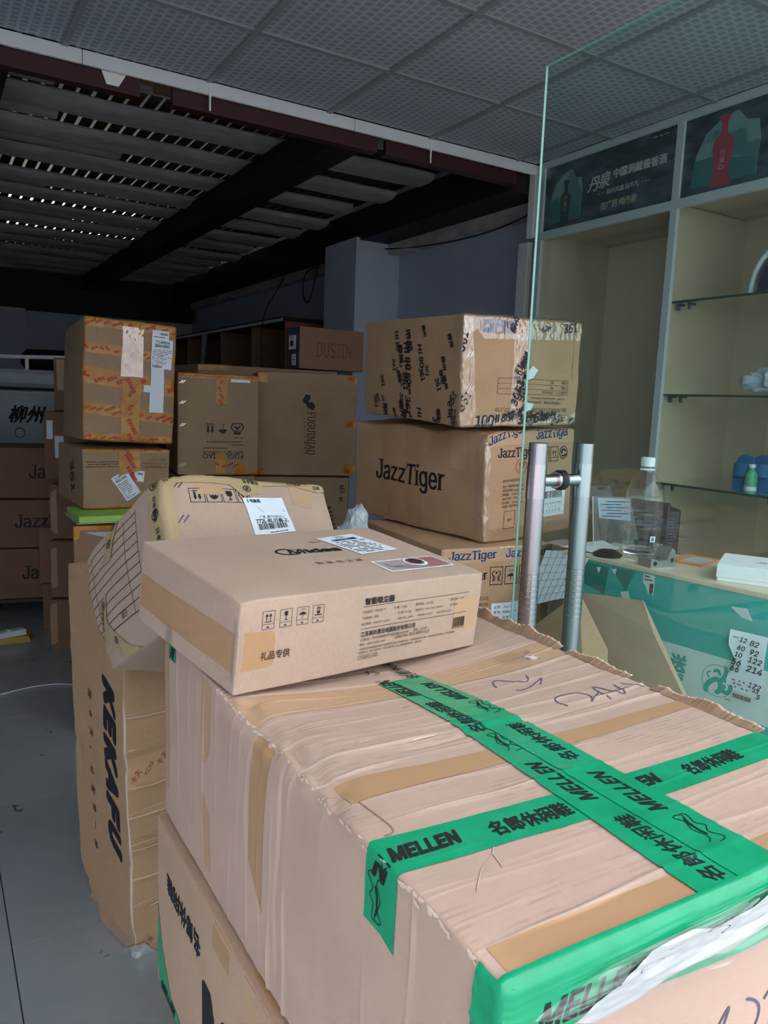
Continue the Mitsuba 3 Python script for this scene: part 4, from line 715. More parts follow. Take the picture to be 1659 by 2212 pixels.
C3_.draw('front', s361(3, 9, (.205, .02, .27, .33), (.022, .034), 75), 'ink', .007); C3_.draw('front', s361(4, 8, (.02, .0, .5, .02), (.022, .032), 5), 'ink', .007); C3_.draw('front', unary_union([at(text('柳州', .022, bold=1, shear=.2), .33, .335, 8), at(text('361', .03, bold=1, shear=.2), .43, .335, 8), at(text('361', .03, bold=1, shear=.2), .005, .25, 80), at(text('361', .03, bold=1, shear=.2), .005, .05, 60), at(text('100', .034, bold=2), .06, .004)]), 'ink', .007); C3_.draw('left', unary_union([at(text('361', .03, bold=2, shear=.2), .68, .05, 60), at(text('361', .024, bold=2, shear=.2), .66, .03, 5)]), 'ink', .005); C3_.done('tape_lettering')
C3_.put('torn_paper', 'front', Polygon([(.255, .16), (.29, .17), (.315, .20), (.29, .215), (.262, .19)]), 'paper', .012, .02, None, .01, 2); C3_.put('torn_paper', 'front', Polygon([(.262, .05), (.30, .06), (.305, .08), (.27, .085)]), 'paper', .012, .02, None, .01, 3)
C3_.staple('front', .025, .245, -30); C3_.staple('front', .025, .14, -30)

# ---- amber taped tower at the left
def red_marks(L, w, seed, ang=0):
    q = np.random.default_rng(seed); o = []; x = 0
    while x < L:
        if q.random() < .3: o.append(at(squirrel(w * .42), x, w * .25, 20))
        else:
            g = text('富贵鸟' if q.random() < .6 else '富贵鸟集团', w * .22, bold=3); o.append(at(affinity.scale(g, .8, 1, origin=(0, 0)), x, w * q.uniform(.05, .35), 28))
        x += w * q.uniform(.5, .9)
    return affinity.rotate(unary_union(o), 0) if o else Polygon()
def amber(c, faces, words=None, seed=0, cr=.0015, off=.0010):
    k = c.put('amber_tape', faces, None, 'amber_tape', off, .012, None, cr, seed)
    if words: add(k + '__lettering', [m for m in (c.flat(f_, g_, off + cr + .0007, .03) for f_, g_ in words) if m is not None], 'ink_red')
def hstrip(c, face, v0, v1, w=.05, seed=0, off=.0010):
    L = c.dims(face)[0]; amber(c, [(face, Polygon([(0, v0), (L, v1), (L, v1 + w), (0, v0 + w)]))], [(face, at(red_marks(L - .02, w, seed), 0.005, v0, math.degrees(math.atan2(v1 - v0, L))))], seed, off=off)
O3 = Carton('parcel_carton', [.52, 3.38, -1.5, 0, 0, -.18, .38, .44, .925], 'card_red', 'reddish carton on the floor at the foot of the amber taped tower', 'cardboard box', cell=.05, seed=13)
amber(O3, [('front', Polygon([(0, .908), (.44, .912), (.44, .925), (0, .925)])), ('front', Polygon([(0, .86), (.022, .875), (.03, .925), (0, .925)])), ('top', sbox(0, 0, .44, .04))], None, 3)
O3.put('clear_film', [('front', Polygon([(.04, .90), (.25, .90), (.25, .83), (.15, .87)]))], None, 'film_white', .002, .02, None, .004, 2)
O2 = Carton('parcel_carton', [.5918, 3.5605, -.5306, -.0074, .0094, .0411, .5464, .3894, .272], 'card_dull', 'carton with amber cross tape and a slanted white label, below the topmost amber taped one', 'cardboard box', r=.008, noise=.004, seed=12)
O1 = Carton('parcel_carton', [.5894, 3.5476, -.2171, -.0366, .0462, -.0242, .625, .3984, .5371], 'card_dull', 'carton criss-crossed with amber printed tape, topmost of the amber taped tower', 'cardboard box', r=.010, bulge=(.006, .008, .006), noise=.005, seed=11)
hstrip(O1, 'front', .495, .49, .05, 1); hstrip(O1, 'front', .385, .36, .045, 2); hstrip(O1, 'front', .25, .215, .075, 3); hstrip(O1, 'front', .115, .09, .05, 4); hstrip(O1, 'front', 0, 0, .035, 5)
amber(O1, [('front', Polygon([(.162, 0), (.243, 0), (.25, .5371), (.165, .5371)])), ('top', sbox(.16, 0, .25, .62))], [('front', at(affinity.rotate(red_marks(.5, .075, 9), -90, origin=(0, 0)), .165, .52))], 6, .0015, .0026)
O1.put('amber_tape', [('top', sbox(0, 0, .3984, .05)), ('left', sbox(.61, 0, .625, .5371))], None, 'amber_tape', .001, .02)
O1.put('clear_film', [('front', Polygon([(.155, .29), (.25, .29), (.25, .51), (.16, .51)]))], None, 'film', .005, .012, None, .0015, 5)
O1.sticker('front', .288, .455, .075, .055, -1, 'paper', [(at(rows(.06, .02, 2, 7, .9), .008, .012), 'ink_soft'), (at(barcode(.038, .010, 2), .033, .036), 'ink')], .0045)
O1.sticker('front', .284, .338, .095, .135, -1, 'paper', [(at(text('771-RN00-04', .012, bold=2, width=.062), .018, .115), 'ink'), (at(barcode(.068, .013, 4), .015, .098), 'ink'), (at(rows(.085, .07, 9, 4, .8), .005, .02), 'ink_soft'), (at(barcode(.045, .011, 8), .006, .004), 'ink')], .006, 'white shipping label')
O1.put('paper_strip', 'front', unary_union([sbox(.284, .14, .346, .345), sbox(.254, .226, .30, .258)]), 'bag_plastic', .0045, .03, None, .001, 2)
hstrip(O2, 'front', .262, .255, .042, 6); hstrip(O2, 'front', 0, 0, .012, 7)
amber(O2, [('front', Polygon([(.157, .15), (.25, .17), (.252, .30), (.157, .30)]))], [('front', at(affinity.rotate(red_marks(.12, .08, 19), -90, origin=(0, 0)), .16, .29))], 4, .0015, .0026)
O2.put('amber_tape', [('top', sbox(0, 0, .3894, .04)), ('left', sbox(.53, 0, .5464, .08))], None, 'amber_tape', .001, .02)
O2.draw('front', unary_union([at(mir(rows(.14, .034, 3, 31, .95)), .015, .186), at(mir(text('品名 / LEISHI(NAND) Series', .010, res=36, width=.115)), .262, .203), at(mir(text('货号 / 宏岩电器实业有限公司', .011, res=36, width=.115)), .262, .186), at(mir(text('颜色 / COLOR', .010, res=36)), .30, .221)]), 'ink_soft'); O2.done()
O2.draw('left', at(affinity.rotate(text('361', .065, bold=3), -80, origin=(0, 0)), .30, .20), 'ink_soft'); O2.done('side_lettering')
O2.sticker('front', .191, .032, .075, .125, 33, 'paper', [(at(text('771-RN00-14', .010, bold=2, width=.055), .009, .108), 'ink'), (at(barcode(.055, .012, 4), .008, .092), 'ink'), (at(rows(.066, .08, 9, 14, .8), .005, .006), 'ink_soft')], .002, 'white shipping label set askew'); O2.sticker('front', .222, .125, .045, .05, -8, 'paper', [(at(barcode(.03, .010, 14), .008, .03), 'ink')], .0016)
gs = thing('green_folder', 'thin lime green folder lying between two amber taped cartons', 'folder'); add(gs + '__cover', bx((.545, 3.38, -.562), (.80, 3.70, -.534), .002), 'lime'); add(gs + '__sleeve', bx((.535, 3.372, -.565), (.81, 3.71, -.562)), 'film_white')

# ---- brown cartons with animal-head mark
G1 = Carton('shoe_carton', [1.075, 3.766, -.403, 0, 0, -.1501, .5, .405, .504], 'card_grey', 'narrow brown shoe carton with upside-down handling marks, right of the amber taped tower', 'cardboard box', seed=14)
G1b = Carton('shoe_carton', [1.06, 3.80, -1.5, 0, 0, -.12, .5, .42, 1.085], 'card_grey', 'tall brown carton under the narrow shoe carton with upside-down handling marks', 'cardboard box', cell=.08, seed=15)
amber(G1, [('front', Polygon([(0, .482), (.405, .480), (.405, .504), (0, .504)])), ('top', sbox(0, 0, .405, .04))], [('front', at(red_marks(.38, .022, 5), .01, .482))], 3)
amber(G1, [('front', sbox(.187, .357, .243, .484))], [('front', at(affinity.rotate(red_marks(.1, .05, 3), -90, origin=(0, 0)), .19, .47))], 4)
amber(G1, [('front', sbox(.187, 0, .238, .11)), ('front', Polygon([(.285, 0), (.335, 0), (.34, .05), (.30, .07)]))], [('front', at(red_marks(.1, .05, 3), .19, .03))], 6); amber(G1, [('front', Polygon([(.347, 0), (.405, 0), (.405, .025)]))], None, 6)
for i, kk in enumerate(('upsolid', 'umbrella', 'keepdry')): G1.draw('front', at(mir(affinity.scale(icon(kk), .052 if i < 2 else .07, .058, origin=(0, 0))), .132 + .064 * i, .206), 'ink')
G1.draw('front', at(mir(text('FUGUINIAO', .023, 'inter', bold=1, width=.205)), .123, .083), 'ink'); G1.draw('front', at(mir(text('富贵鸟（厦门）实业有限公司', .014, bold=1, width=.205)), .123, .108), 'ink_soft')
G1.draw('front', unary_union([at(mir(rows(.205, .014, 1, 3, 1)), .123, .128), at(mir(rows(.07, .012, 1, 4, 1)), .258, .145), at(mir(rows(.19, .014, 1, 5, 1)), .14, .160), at(mir(rows(.05, .012, 1, 6, 1)), .28, .182)]), 'ink_soft'); G1.done()
for v in (.46, .36, .25, .05): G1.staple('front', .018, v, -50)
G1.put('torn_paper', 'front', sbox(.26, .468, .36, .482), 'paper', .003, .02)
G2 = Carton('shoe_carton', [1.5552, 3.9204, -.4266, 0, 0, -.3124, .42, .5465, .5616], 'card_grey', 'broad brown shoe carton with a sideways animal-head mark, next to the narrow one', 'cardboard box', seed=16)
vt = affinity.rotate(text('FUGUINIAO', .045, 'inter', bold=0, fat=.02, width=.235, serif=True), -90, origin=(0, 0)); G2.draw('front', at(vt, .272, .352), 'ink_soft'); G2.draw('front', at(affinity.rotate(text('CLASSIC', .012, 'inter', gap=.9, width=.13), -90, origin=(0, 0)), .253, .34), 'ink_soft'); G2.draw('front', at(affinity.rotate(text('富贵鸟', .018, width=.075), -90, origin=(0, 0)), .258, .195), 'ink_soft'); G2.draw('front', at(squirrel(.085), .242, .362), 'ink'); G2.done()
for u, v, g in ((0, 0, Polygon([(.485, .5616), (.5465, .5616), (.5465, .515), (.49, .535)])), (0, 0, Polygon([(.489, .306), (.5465, .308), (.5465, .262), (.49, .275)])), (0, 0, Polygon([(.489, .075), (.5465, .06), (.5465, 0), (.485, .02)])), (0, 0, Polygon([(0, .0), (.06, .0), (.05, .03), (0, .04)]))): amber(G2, [('front', g)], [('front', at(red_marks(.05, .04, 5), g.bounds[0], g.bounds[1] + .005).intersection(g))], 5)
amber(G2, [('front', sbox(0, .505, .05, .5616)), ('top', sbox(0, 0, .05, .1))], None, 2)
G3 = Carton('shoe_carton', [1.53, 3.93, -1.5, 0, 0, -.30, .42, .545, 1.062], 'card_grey', 'brown carton with sideways black printing, under the broad shoe carton with the animal-head mark', 'cardboard box', cell=.08, seed=17)
G3.draw('front', unary_union([at(affinity.rotate(text('361', .022, bold=2), -75, origin=(0, 0)), .49, 1.02), at(affinity.rotate(text('80', .018, bold=2), -75, origin=(0, 0)), .49, .95)]), 'ink'); G3.done()
G4 = Carton('parcel_carton', [1.42, 4.54, -1.5, 0, 0, .02, .55, .95, 1.68], 'card_dull', 'wide carton with an amber taped upper corner, behind the broad shoe carton', 'cardboard box', cell=.1, seed=18)
amber(G4, [('front', Polygon([(0, 1.64), (.17, 1.65), (.17, 1.685), (0, 1.685)])), ('top', sbox(0, 0, .2, .1)), ('left', sbox(.5, 1.6, .55, 1.685))], None, 4)
Rd = Carton('box', [2.0821, 4.5414, .1893, 0, 0, .1152, .1691, .5051, .2654], 'card_red', 'slim reddish brown box with dark end and faded red lettering, above the shoe cartons', 'cardboard box', seed=19, r=.004)
Rd.put('end_panel', 'left', sbox(.002, .002, .167, .263), 'grey_plastic', .0006); Rd.draw('front', at(affinity.scale(text('DUSTIN', .095, 'inter', bold=0, width=.27), 1, 1, origin=(0, 0)), .13, .08), 'ink_faded'); Rd.done()
Rd.sticker('left', .04, .12, .09, .09, 0, 'paper', [(at(sbox(0, 0, .04, .035), .02, .02), 'ink_soft'), (at(rows(.07, .02, 2, 3, 1), .01, .065), 'ink_soft')]); Rd.sticker('left', .08, .02, .05, .07, 0, 'paper', [(at(rows(.035, .05, 3, 3, 1), .008, .01), 'ink')])

# ---- dark cartons far left
def plain(name, pose, bs, label, group=None, **kw): return Carton(name, pose, bs, label, 'cardboard box', group, cell=.08, **kw)
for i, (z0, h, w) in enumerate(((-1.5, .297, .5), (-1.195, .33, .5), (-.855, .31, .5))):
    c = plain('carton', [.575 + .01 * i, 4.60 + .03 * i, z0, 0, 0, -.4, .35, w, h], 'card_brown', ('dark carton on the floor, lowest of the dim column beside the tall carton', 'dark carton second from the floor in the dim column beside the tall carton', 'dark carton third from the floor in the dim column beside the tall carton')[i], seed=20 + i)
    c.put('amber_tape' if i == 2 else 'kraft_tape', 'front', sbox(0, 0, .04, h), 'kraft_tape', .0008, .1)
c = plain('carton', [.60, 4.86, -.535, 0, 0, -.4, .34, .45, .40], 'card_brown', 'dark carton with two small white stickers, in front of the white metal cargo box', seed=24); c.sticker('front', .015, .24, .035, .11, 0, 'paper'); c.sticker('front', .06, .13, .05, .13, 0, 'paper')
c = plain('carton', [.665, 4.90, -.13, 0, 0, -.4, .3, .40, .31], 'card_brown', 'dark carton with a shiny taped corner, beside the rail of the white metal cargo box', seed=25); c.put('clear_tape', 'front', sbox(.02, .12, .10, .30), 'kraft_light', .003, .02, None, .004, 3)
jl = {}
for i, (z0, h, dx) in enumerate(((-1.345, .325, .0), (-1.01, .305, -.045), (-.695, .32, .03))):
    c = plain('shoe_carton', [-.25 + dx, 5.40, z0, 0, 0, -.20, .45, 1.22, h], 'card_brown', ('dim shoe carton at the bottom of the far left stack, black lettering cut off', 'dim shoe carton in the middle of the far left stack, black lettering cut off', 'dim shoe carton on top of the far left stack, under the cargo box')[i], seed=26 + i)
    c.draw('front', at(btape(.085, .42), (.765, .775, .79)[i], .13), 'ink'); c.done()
pl = thing('pallet', 'low dark wooden pallet under the dim far left cartons', 'pallet')
Mp = trimesh.transformations.rotation_matrix(-.20, [0, 0, 1], [-.25, 5.40, 0])
def rotd(m): m = m.copy(); m.apply_transform(Mp); return m
for i in range(3): add(pl + '__board', rotd(bx((-.3, 5.40 + .16 * i, -1.37), (.88, 5.40 + .16 * i + .12, -1.35))), 'deck_wood')
for i in range(3): add(pl + '__bearer', rotd(bx((-.3 + .55 * i, 5.41, -1.5), (-.22 + .55 * i, 5.83, -1.371))), 'deck_wood')
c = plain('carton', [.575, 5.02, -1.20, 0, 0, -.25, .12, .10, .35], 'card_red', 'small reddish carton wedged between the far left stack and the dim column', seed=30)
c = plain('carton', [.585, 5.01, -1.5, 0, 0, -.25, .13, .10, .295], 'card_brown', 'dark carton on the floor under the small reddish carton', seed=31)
# ================================================================ counter and what stands on it
ct = thing('reception_counter', 'teal fronted counter with a pale wooden top and a white printed band', 'counter')
c0 = np.array([1.9385, 1.93, 0]); cd = np.array([.0925, -.69, 0]); cd /= np.linalg.norm(cd); cn = np.array([-cd[1] * -1, -cd[0], 0]); cn = np.array([cd[1], -cd[0], 0])   # cd: along the front towards the street, cn: out of the front
if cn[0] > 0: cn = -cn
cz = np.array([0, 0, 1.0])
def cp(u, v, w=0.0): return c0 + cd * u + cz * v + cn * w            # u along, v height, w out of the front
def cbox(u0, u1, v0, v1, w0, w1, bev=0.0):
    return frame_box(cp((u0 + u1) / 2, (v0 + v1) / 2, (w0 + w1) / 2), (cd, cz, cn), ((u1 - u0) / 2, (v1 - v0) / 2, (w1 - w0) / 2), bev)
def cflat(g, off, depth=.0006):
    ms = []
    for q in getattr(g, 'geoms', [g]):
        if q.geom_type != 'Polygon' or q.area < 1e-8: continue
        m = trimesh.creation.extrude_polygon(q, depth, engine='earcut'); v = m.vertices.copy(); m.vertices = c0 + v[:, :1] * cd + v[:, 1:2] * cz + (v[:, 2:3] + off) * cn; ms.append(m)
    return ms
add(ct + '__front_panel', cbox(0, 1.75, FZ, -.516, -.02, 0), 'teal_board'); add(ct + '__end_panel', cbox(0, .018, FZ, -.516, -.5, -.02), 'teal_dark')
add(ct + '__worktop', cbox(-.01, 1.75, -.516, -.5, -.31, .006, .003), 'counter_top'); add(ct + '__inner_desk', cbox(0.02, 1.75, -.80, -.78, -.85, -.315), 'counter_top')
add(ct + '__back_panel', cbox(.02, 1.75, FZ, -.516, -.31, -.29), 'teal_dark')
k = add(ct + '__printed_band', cflat(sbox(.12, -.885, 1.75, -.722), .0004), 'band_white'); lab(k, 'pale band with teal courier lettering')
def upos(y): return (y - c0[1]) / cd[1]
add(k + '__lettering', cflat(unary_union([at(text('宅急送', .050, bold=3, shear=.1, width=.17), upos(1.615), -.800), at(text('EXPRESS', .020, 'inter', bold=4, shear=.15, width=.15), upos(1.60), -.832)]), .0014), 'teal_print')
em = unary_union([ring(Point(0, 0).buffer(.052, quad_segs=12), .0016), stroke([(.022, .05), (.024, .028), (.012, .008)], .012), stroke([(-.012, .028), (-.002, .034), (.006, .022)], .010), stroke([(-.034, -.04), (-.022, -.008), (.004, .004), (.012, -.012), (.002, -.036)], .016), stroke([(.006, -.002), (.032, .006), (.044, -.012), (.032, -.03), (.018, -.024), (.024, -.012)], .013), stroke([(-.028, .004), (-.034, .018), (-.026, .024)], .005)])
add(k + '__emblem', cflat(at(em, upos(1.345), -.795, 0, .95), .0014), 'teal_print')
for i, g in enumerate((at(Polygon([(0, 0), (.04, 0), (.04, -.07), (.03, -.05), (.022, -.065), (.01, -.04), (0, -.03)]), upos(1.62), -.52), at(Polygon([(0, 0), (.018, .004), (.012, -.02)]), upos(1.80), -.535), at(Polygon([(0, 0), (.02, .006), (.016, -.018)]), upos(1.74), -.53), at(Polygon([(0, 0), (.05, .004), (.07, -.03), (.035, -.025)]), upos(1.33), -.56), at(sbox(0, 0, .013, .011), upos(1.36), -.93), at(Polygon([(0, 0), (.03, .01), (.04, -.02), (.015, -.03)]), upos(1.70), -.60))):
    k = add(ct + '__sticker_remnant', cflat(g, .0006), 'band_white')
    if i == 0: add(k + '__lettering', cflat(unary_union([at(rows(.03, .02, 2, 3, 1), upos(1.62) + .005, -.542), at(barcode(.012, .03, 2, 8), upos(1.62) + .026, -.578)]), .0016), 'ink_soft')
for p in (((0, 0), (.09, 0), (.06, -.07)), ((0, 0), (.11, -.005), (.10, -.10), (.02, -.08))): add(ct + '__peeled_patch', cflat(at(Polygon(p), upos(1.86 if len(p) == 4 else 1.74), -.522), .0005), 'teal_dark')
# note sheet taped to the front
nt = thing('note_sheet', 'white delivery slip with handwritten numbers, taped to the teal counter front', 'note')
u0 = upos(1.318); n = 14; U, V = np.meshgrid(np.linspace(0, .105, n), np.linspace(-.98, -.625, 24), indexing='ij')
lean = .020 * np.clip((V + .70) / .08, 0, 1) * (1 - U / .105) ** 2; Wd = .003 + .012 * (1 - U / .105) ** 2 * np.clip((V + .75) / .1, 0, 1) + .004 * np.sin(V * 24)
Ush = U + .028 * np.clip(1 - np.abs(V + .72) / .05, 0, 1) * (1 - U / .105)
add(nt + '__paper', sheet(c0 + (u0 + Ush)[..., None] * cd + V[..., None] * cz + Wd[..., None] * cn), 'paper', smooth=True)
hw = []
for s_, x, v, h in (('12', .030, -.652, .012), ('82', .060, -.656, .014), ('60', .026, -.677, .012), ('92', .062, -.682, .014), ('10', .020, -.699, .012), ('122', .060, -.705, .014), ('56', .012, -.724, .016), ('214', .058, -.733, .016), ('66', .010, -.744, .015), ('172', .068, -.778, .013), ('33', .082, -.790, .010), ('5', .095, -.806, .012)): hw.append(at(text(s_, h * 1.12, 'inter', bold=1, shear=.22, res=48), x, v, -4))
add(nt + '__handwriting', cflat(at(unary_union(hw), u0, 0), .0165, .0004), 'ink'); add(nt + '__lettering', cflat(at(unary_union([at(barcode(.055, .013, 3), .03, -.823), at(rows(.06, .03, 3, 5, .5), .015, -.795), at(text('宅急送', .005, res=30), .008, -.838), at(text('宅急送', .005, res=30), .012, -.645)]), u0, 0), .0165, .0004), 'ink_soft')
# things on the worktop
TZ = -.4998
bt = thing('water_bottle', 'clear plastic drinking bottle with white cap and a little water, on the counter', 'bottle')
bp = (2.112, 1.752, TZ)
prof = [(.0, .002), (.050, .002), (.0605, .010), (.0625, .04), (.063, .215), (.058, .240), (.041, .275), (.024, .292), (.022, .300), (.022, .318)]
add(bt + '__bottle_body', lathe(prof, 40, bp), 'clear_plastic', smooth=60)
for z in (.10, .15, .20): add(bt + '__rib', lathe([(.0632, z), (.065, z + .004), (.0632, z + .008)], 40, bp), 'clear_plastic', smooth=True)
add(bt + '__water', lathe([(0, .004), (.048, .004), (.058, .012), (.060, .030), (0, .030)], 40, bp), 'water', smooth=40)
add(bt + '__cap', lathe([(0, .345), (.021, .345), (.0235, .341), (.0235, .314), (0, .314)], 32, bp), 'cap_white', smooth=40); add(bt + '__neck_ring', lathe([(.022, .300), (.026, .303), (.022, .307)], 32, bp), 'cap_white')
ang = math.atan2(-bp[1], -bp[0])
def bottle_patch(a0, a1, z0, z1, bs, r=.0648):
    a, z = np.meshgrid(np.linspace(ang + a0, ang + a1, 9), np.linspace(z0, z1, 3), indexing='ij'); return add(bt + '__sticker', sheet(np.stack([bp[0] + r * np.cos(a), bp[1] + r * np.sin(a), bp[2] + z], -1)), bs, smooth=True)
bottle_patch(.45, .75, .062, .082, 'paper'); bottle_patch(.52, .66, .066, .078, 'teal_dark', .0654)
for i in range(9): bottle_patch(.55, .72, .11 + .011 * i, .115 + .011 * i, 'grey_plastic', .0652)
vb = thing('metal_clamp_block', 'small grey metal block with an upturned end, beside the bottle on the counter', 'metal block')
bu = upos(1.655)
g = Polygon([(0, 0), (.10, 0), (.10, .05), (.088, .062), (.078, .05), (.066, .024), (.03, .022), (.012, .030), (0, .030)]).difference(Point(.018, .014).buffer(.008)).difference(Point(.088, .022).buffer(.008))
m = trimesh.creation.extrude_polygon(g, .06, engine='earcut'); v = m.vertices.copy(); bd = np.array([.93, -.05, 0]); bd = np.array([.72, -.10, 0]) / np.linalg.norm([.72, -.10]); be = np.array([-bd[1], bd[0], 0])
m.vertices = np.array([1.985, 1.60, TZ]) + v[:, :1] * bd + v[:, 1:2] * cz + v[:, 2:3] * be; add(vb + '__body', m, 'block_metal', smooth=30)
add(vb + '__bolt', lathe([(0, 0), (.007, 0), (.007, .006), (0, .006)], 6, (2.045, 1.62, TZ + .023)), 'grey_plastic')
wb = thing('white_box', 'flat white carton box with small grey print, lying on the counter near the street', 'box')
wd = np.array([.088, -.13, 0]) ; wd = np.array([.49, -.87, 0]); wx = np.array([.87, .49, 0])
w0 = np.array([2.035, 1.40, TZ])
def wbx(a0, a1, b0, b1, z0, z1, bev=.002): return frame_box(w0 + wd * (a0 + a1) / 2 + wx * (b0 + b1) / 2 + cz * (z0 + z1) / 2, (wd, wx, cz), ((a1 - a0) / 2, (b1 - b0) / 2, (z1 - z0) / 2), bev)
add(wb + '__base', wbx(.003, .297, .003, .217, 0, .03), 'paper_white'); add(wb + '__lid', wbx(0, .30, 0, .22, .012, .052), 'paper_white')
add(wb + '__print', [wbx(.10, .15, .10, .104, .0521, .0525, 0), wbx(.11, .13, .112, .116, .0521, .0525, 0)], 'ink_soft')
add(wb + '__tape', wbx(.22, .301, -.001, .06, .0, .0531, 0), 'kraft_light') if False else None
mn = thing('desk_speaker', 'dark boxy appliance with a ribbed grille behind the bottle on the counter', 'speaker')
mo = np.array([2.41, 1.925, -.7795]); 
def obx(o, d, a0, a1, b0, b1, z0, z1, bev=0.0):
    d = np.array(d, float); d /= np.linalg.norm(d); e = np.array([-d[1], d[0], 0]); return frame_box(np.array(o) + d * (a0 + a1) / 2 + e * (b0 + b1) / 2 + cz * (z0 + z1) / 2, (d, e, cz), ((a1 - a0) / 2, (b1 - b0) / 2, (z1 - z0) / 2), bev)
md = (.085, -.055, 0); mdd = (.84, -.54, 0)
add(mn + '__case', obx(mo, mdd, -.13, .085, 0, .24, 0, .41, .008), 'black_plastic')
for i in range(12): add(mn + '__grille_bar', obx(mo, mdd, -.06, .06, -.004, .0, .24 + .012 * i, .246 + .012 * i), 'grey_plastic')
sm = thing('small_monitor', 'small black screen standing behind the clear sign stand on the counter', 'monitor')
add(sm + '__screen', cbox(.02, .21, -.47, -.32, -.303, -.290, .004), 'black_plastic'); add(sm + '__stand', cbox(.08, .15, -.4995, -.47, -.305, -.275), 'grey_plastic')
sg = thing('sign_stand', 'clear acrylic stand leaning back with a pale printed slip in it, behind the bottle', 'sign holder')
so = np.array([2.10, 1.93, TZ])
def sgp(a, h): d = np.array([.90, -.44, 0]) / np.linalg.norm([.9, .44]); b = np.array([.44, .90, 0]) / np.linalg.norm([.9, .44]); return so + d * a + cz * h * .96 + b * h * .25
add(sg + '__panel', sheet(np.array([[sgp(-.02, 0), sgp(-.02, .19)], [sgp(.24, 0), sgp(.24, .19)]])), 'clear_plastic')
for a in (-.02, .24): add(sg + '__edge', tube([sgp(a, 0), sgp(a, .19)], .0022, 6), 'film_white')
add(sg + '__slip', sheet(np.array([[sgp(.0, .11), sgp(-.005, .185)], [sgp(.12, .10), sgp(.12, .185)]]) - np.array([.0, .004, 0])), 'slip')
sgd = np.array([.90, -.44, 0]) / np.linalg.norm([.9, .44])
add(sg + '__lettering', [tube([sgp(.01 + .02 * (i % 2), .118 + .011 * i) - [.004, .009, 0], sgp(.085 + .03 * (i % 2), .118 + .011 * i) - [.004, .009, 0]], .0012, 4) for i in range(6)], 'ink_blue')
pp = [('loose_paper', 'white printed form hanging over the end of the counter', [(1.70, 1.93), (1.93, 2.03), (1.97, 1.83), (1.78, 1.80)], .002, 'paper'), ('loose_paper', 'white sheet of paper lying on the counter behind the door handle', [(1.95, 1.98), (2.22, 2.02), (2.14, 1.86), (1.98, 1.85)], .004, 'paper_white'), ('loose_paper', 'pinkish slip of paper on the counter end', [(1.93, 2.04), (2.08, 2.08), (2.09, 2.00), (1.95, 1.97)], .007, 'photo_mauve')]
for name, lb_, q, dz, bs in pp:
    q = np.array(q); P = np.zeros((8, 8, 3)); 
    for i in range(8):
        for j in range(8):
            a, b = i / 7, j / 7; p = (q[0] * (1 - a) + q[1] * a) * (1 - b) + (q[3] * (1 - a) + q[2] * a) * b; P[i, j] = (*p, TZ + dz + .002 * math.sin(4 * a + 3 * b))
            over = max(0, (1.955 - p[0])) if 'hanging' in lb_ else 0; P[i, j, 2] -= .75 * over * (1 if over > 0 else 0); P[i, j, 0] += .25 * over
    k = thing(name, lb_, 'paper'); add(k + '__sheet', sheet(P), bs, smooth=True)
    if 'hanging' in lb_: add(k + '__grid_lines', [tube(P[:, j] + [0, -.0, .0012], .0007, 4) for j in range(1, 7)] + [tube(P[i] + [0, 0, .0012], .0005, 4) for i in range(1, 7)], 'ink_soft')
dk = thing('round_pad', 'flat dark round pad on the counter left of the bottle', 'pad'); add(dk, lathe([(0, 0), (.045, 0), (.05, .008), (.03, .02), (0, .022)], 28, (2.005, 1.80, TZ)), 'black_rubber', smooth=40)
scene[dk]['bsdf'] = {'type': 'ref', 'id': 'black_rubber'}
ft = thing('food_packet', 'orange and clear packet lying on the counter behind the metal block', 'packet'); add(ft + '__wrapper', obx((2.17, 1.55, TZ), (.9, .2, 0), 0, .16, 0, .12, 0, .006, .002), 'orange_label'); add(ft + '__label', obx((2.19, 1.565, TZ), (.9, .2, 0), 0, .10, 0, .07, .006, .0066), 'bag_plastic')
# ---- things on the glass shelves
bg = thing('plastic_bag', 'folded clear plastic bag on the middle glass shelf', 'bag')
m = trimesh.creation.icosphere(4, 1.0); v = m.vertices.copy(); v = np.sign(v) * np.abs(v) ** .75; v *= [.11, .17, .06]; v[:, 2] *= (1 - .45 * np.clip(v[:, 1] / .17, -1, 1)); v += (meshkit.fbm(v * 26, 4, 3)[:, None] - .5) * .07 * np.sign(v) * [1, 1, .6]; v[:, 2] -= v[:, 2].min(); m.vertices = v + [3.26, 2.02, .0868]; add(bg + '__film', m, 'bag_plastic')
hm = thing('toy_helmet', 'dark blue rounded object with a white rim on the top glass shelf', 'helmet')
m = trimesh.creation.icosphere(4, .115); v = m.vertices; m = trimesh.intersections.slice_mesh_plane(m, [0, 0, 1], [0, 0, -.04]); m.apply_scale([.9, 1.0, 1.25]); m.apply_translation([3.25, 2.05, .530 + .05]); add(hm + '__shell', m, 'navy', smooth=True)
t_ = np.linspace(0, math.pi, 20); add(hm + '__rim', tube(np.stack([3.19 + 0 * t_, 2.05 + .118 * np.cos(t_), .535 + .19 * np.sin(t_)], 1), .012, 8), 'cap_white', smooth=True); add(hm + '__base', lathe([(0, 0), (.12, 0), (.12, .012), (0, .012)], 24, (3.25, 2.05, .5285)), 'grey_plastic'); add(hm + '__knob', lathe([(0, .19), (.02, .19), (.025, .25), (0, .26)], 16, (3.25, 2.04, .53)), 'cap_white')
sl = [(3.20, 2.115), (3.25, 2.065)]
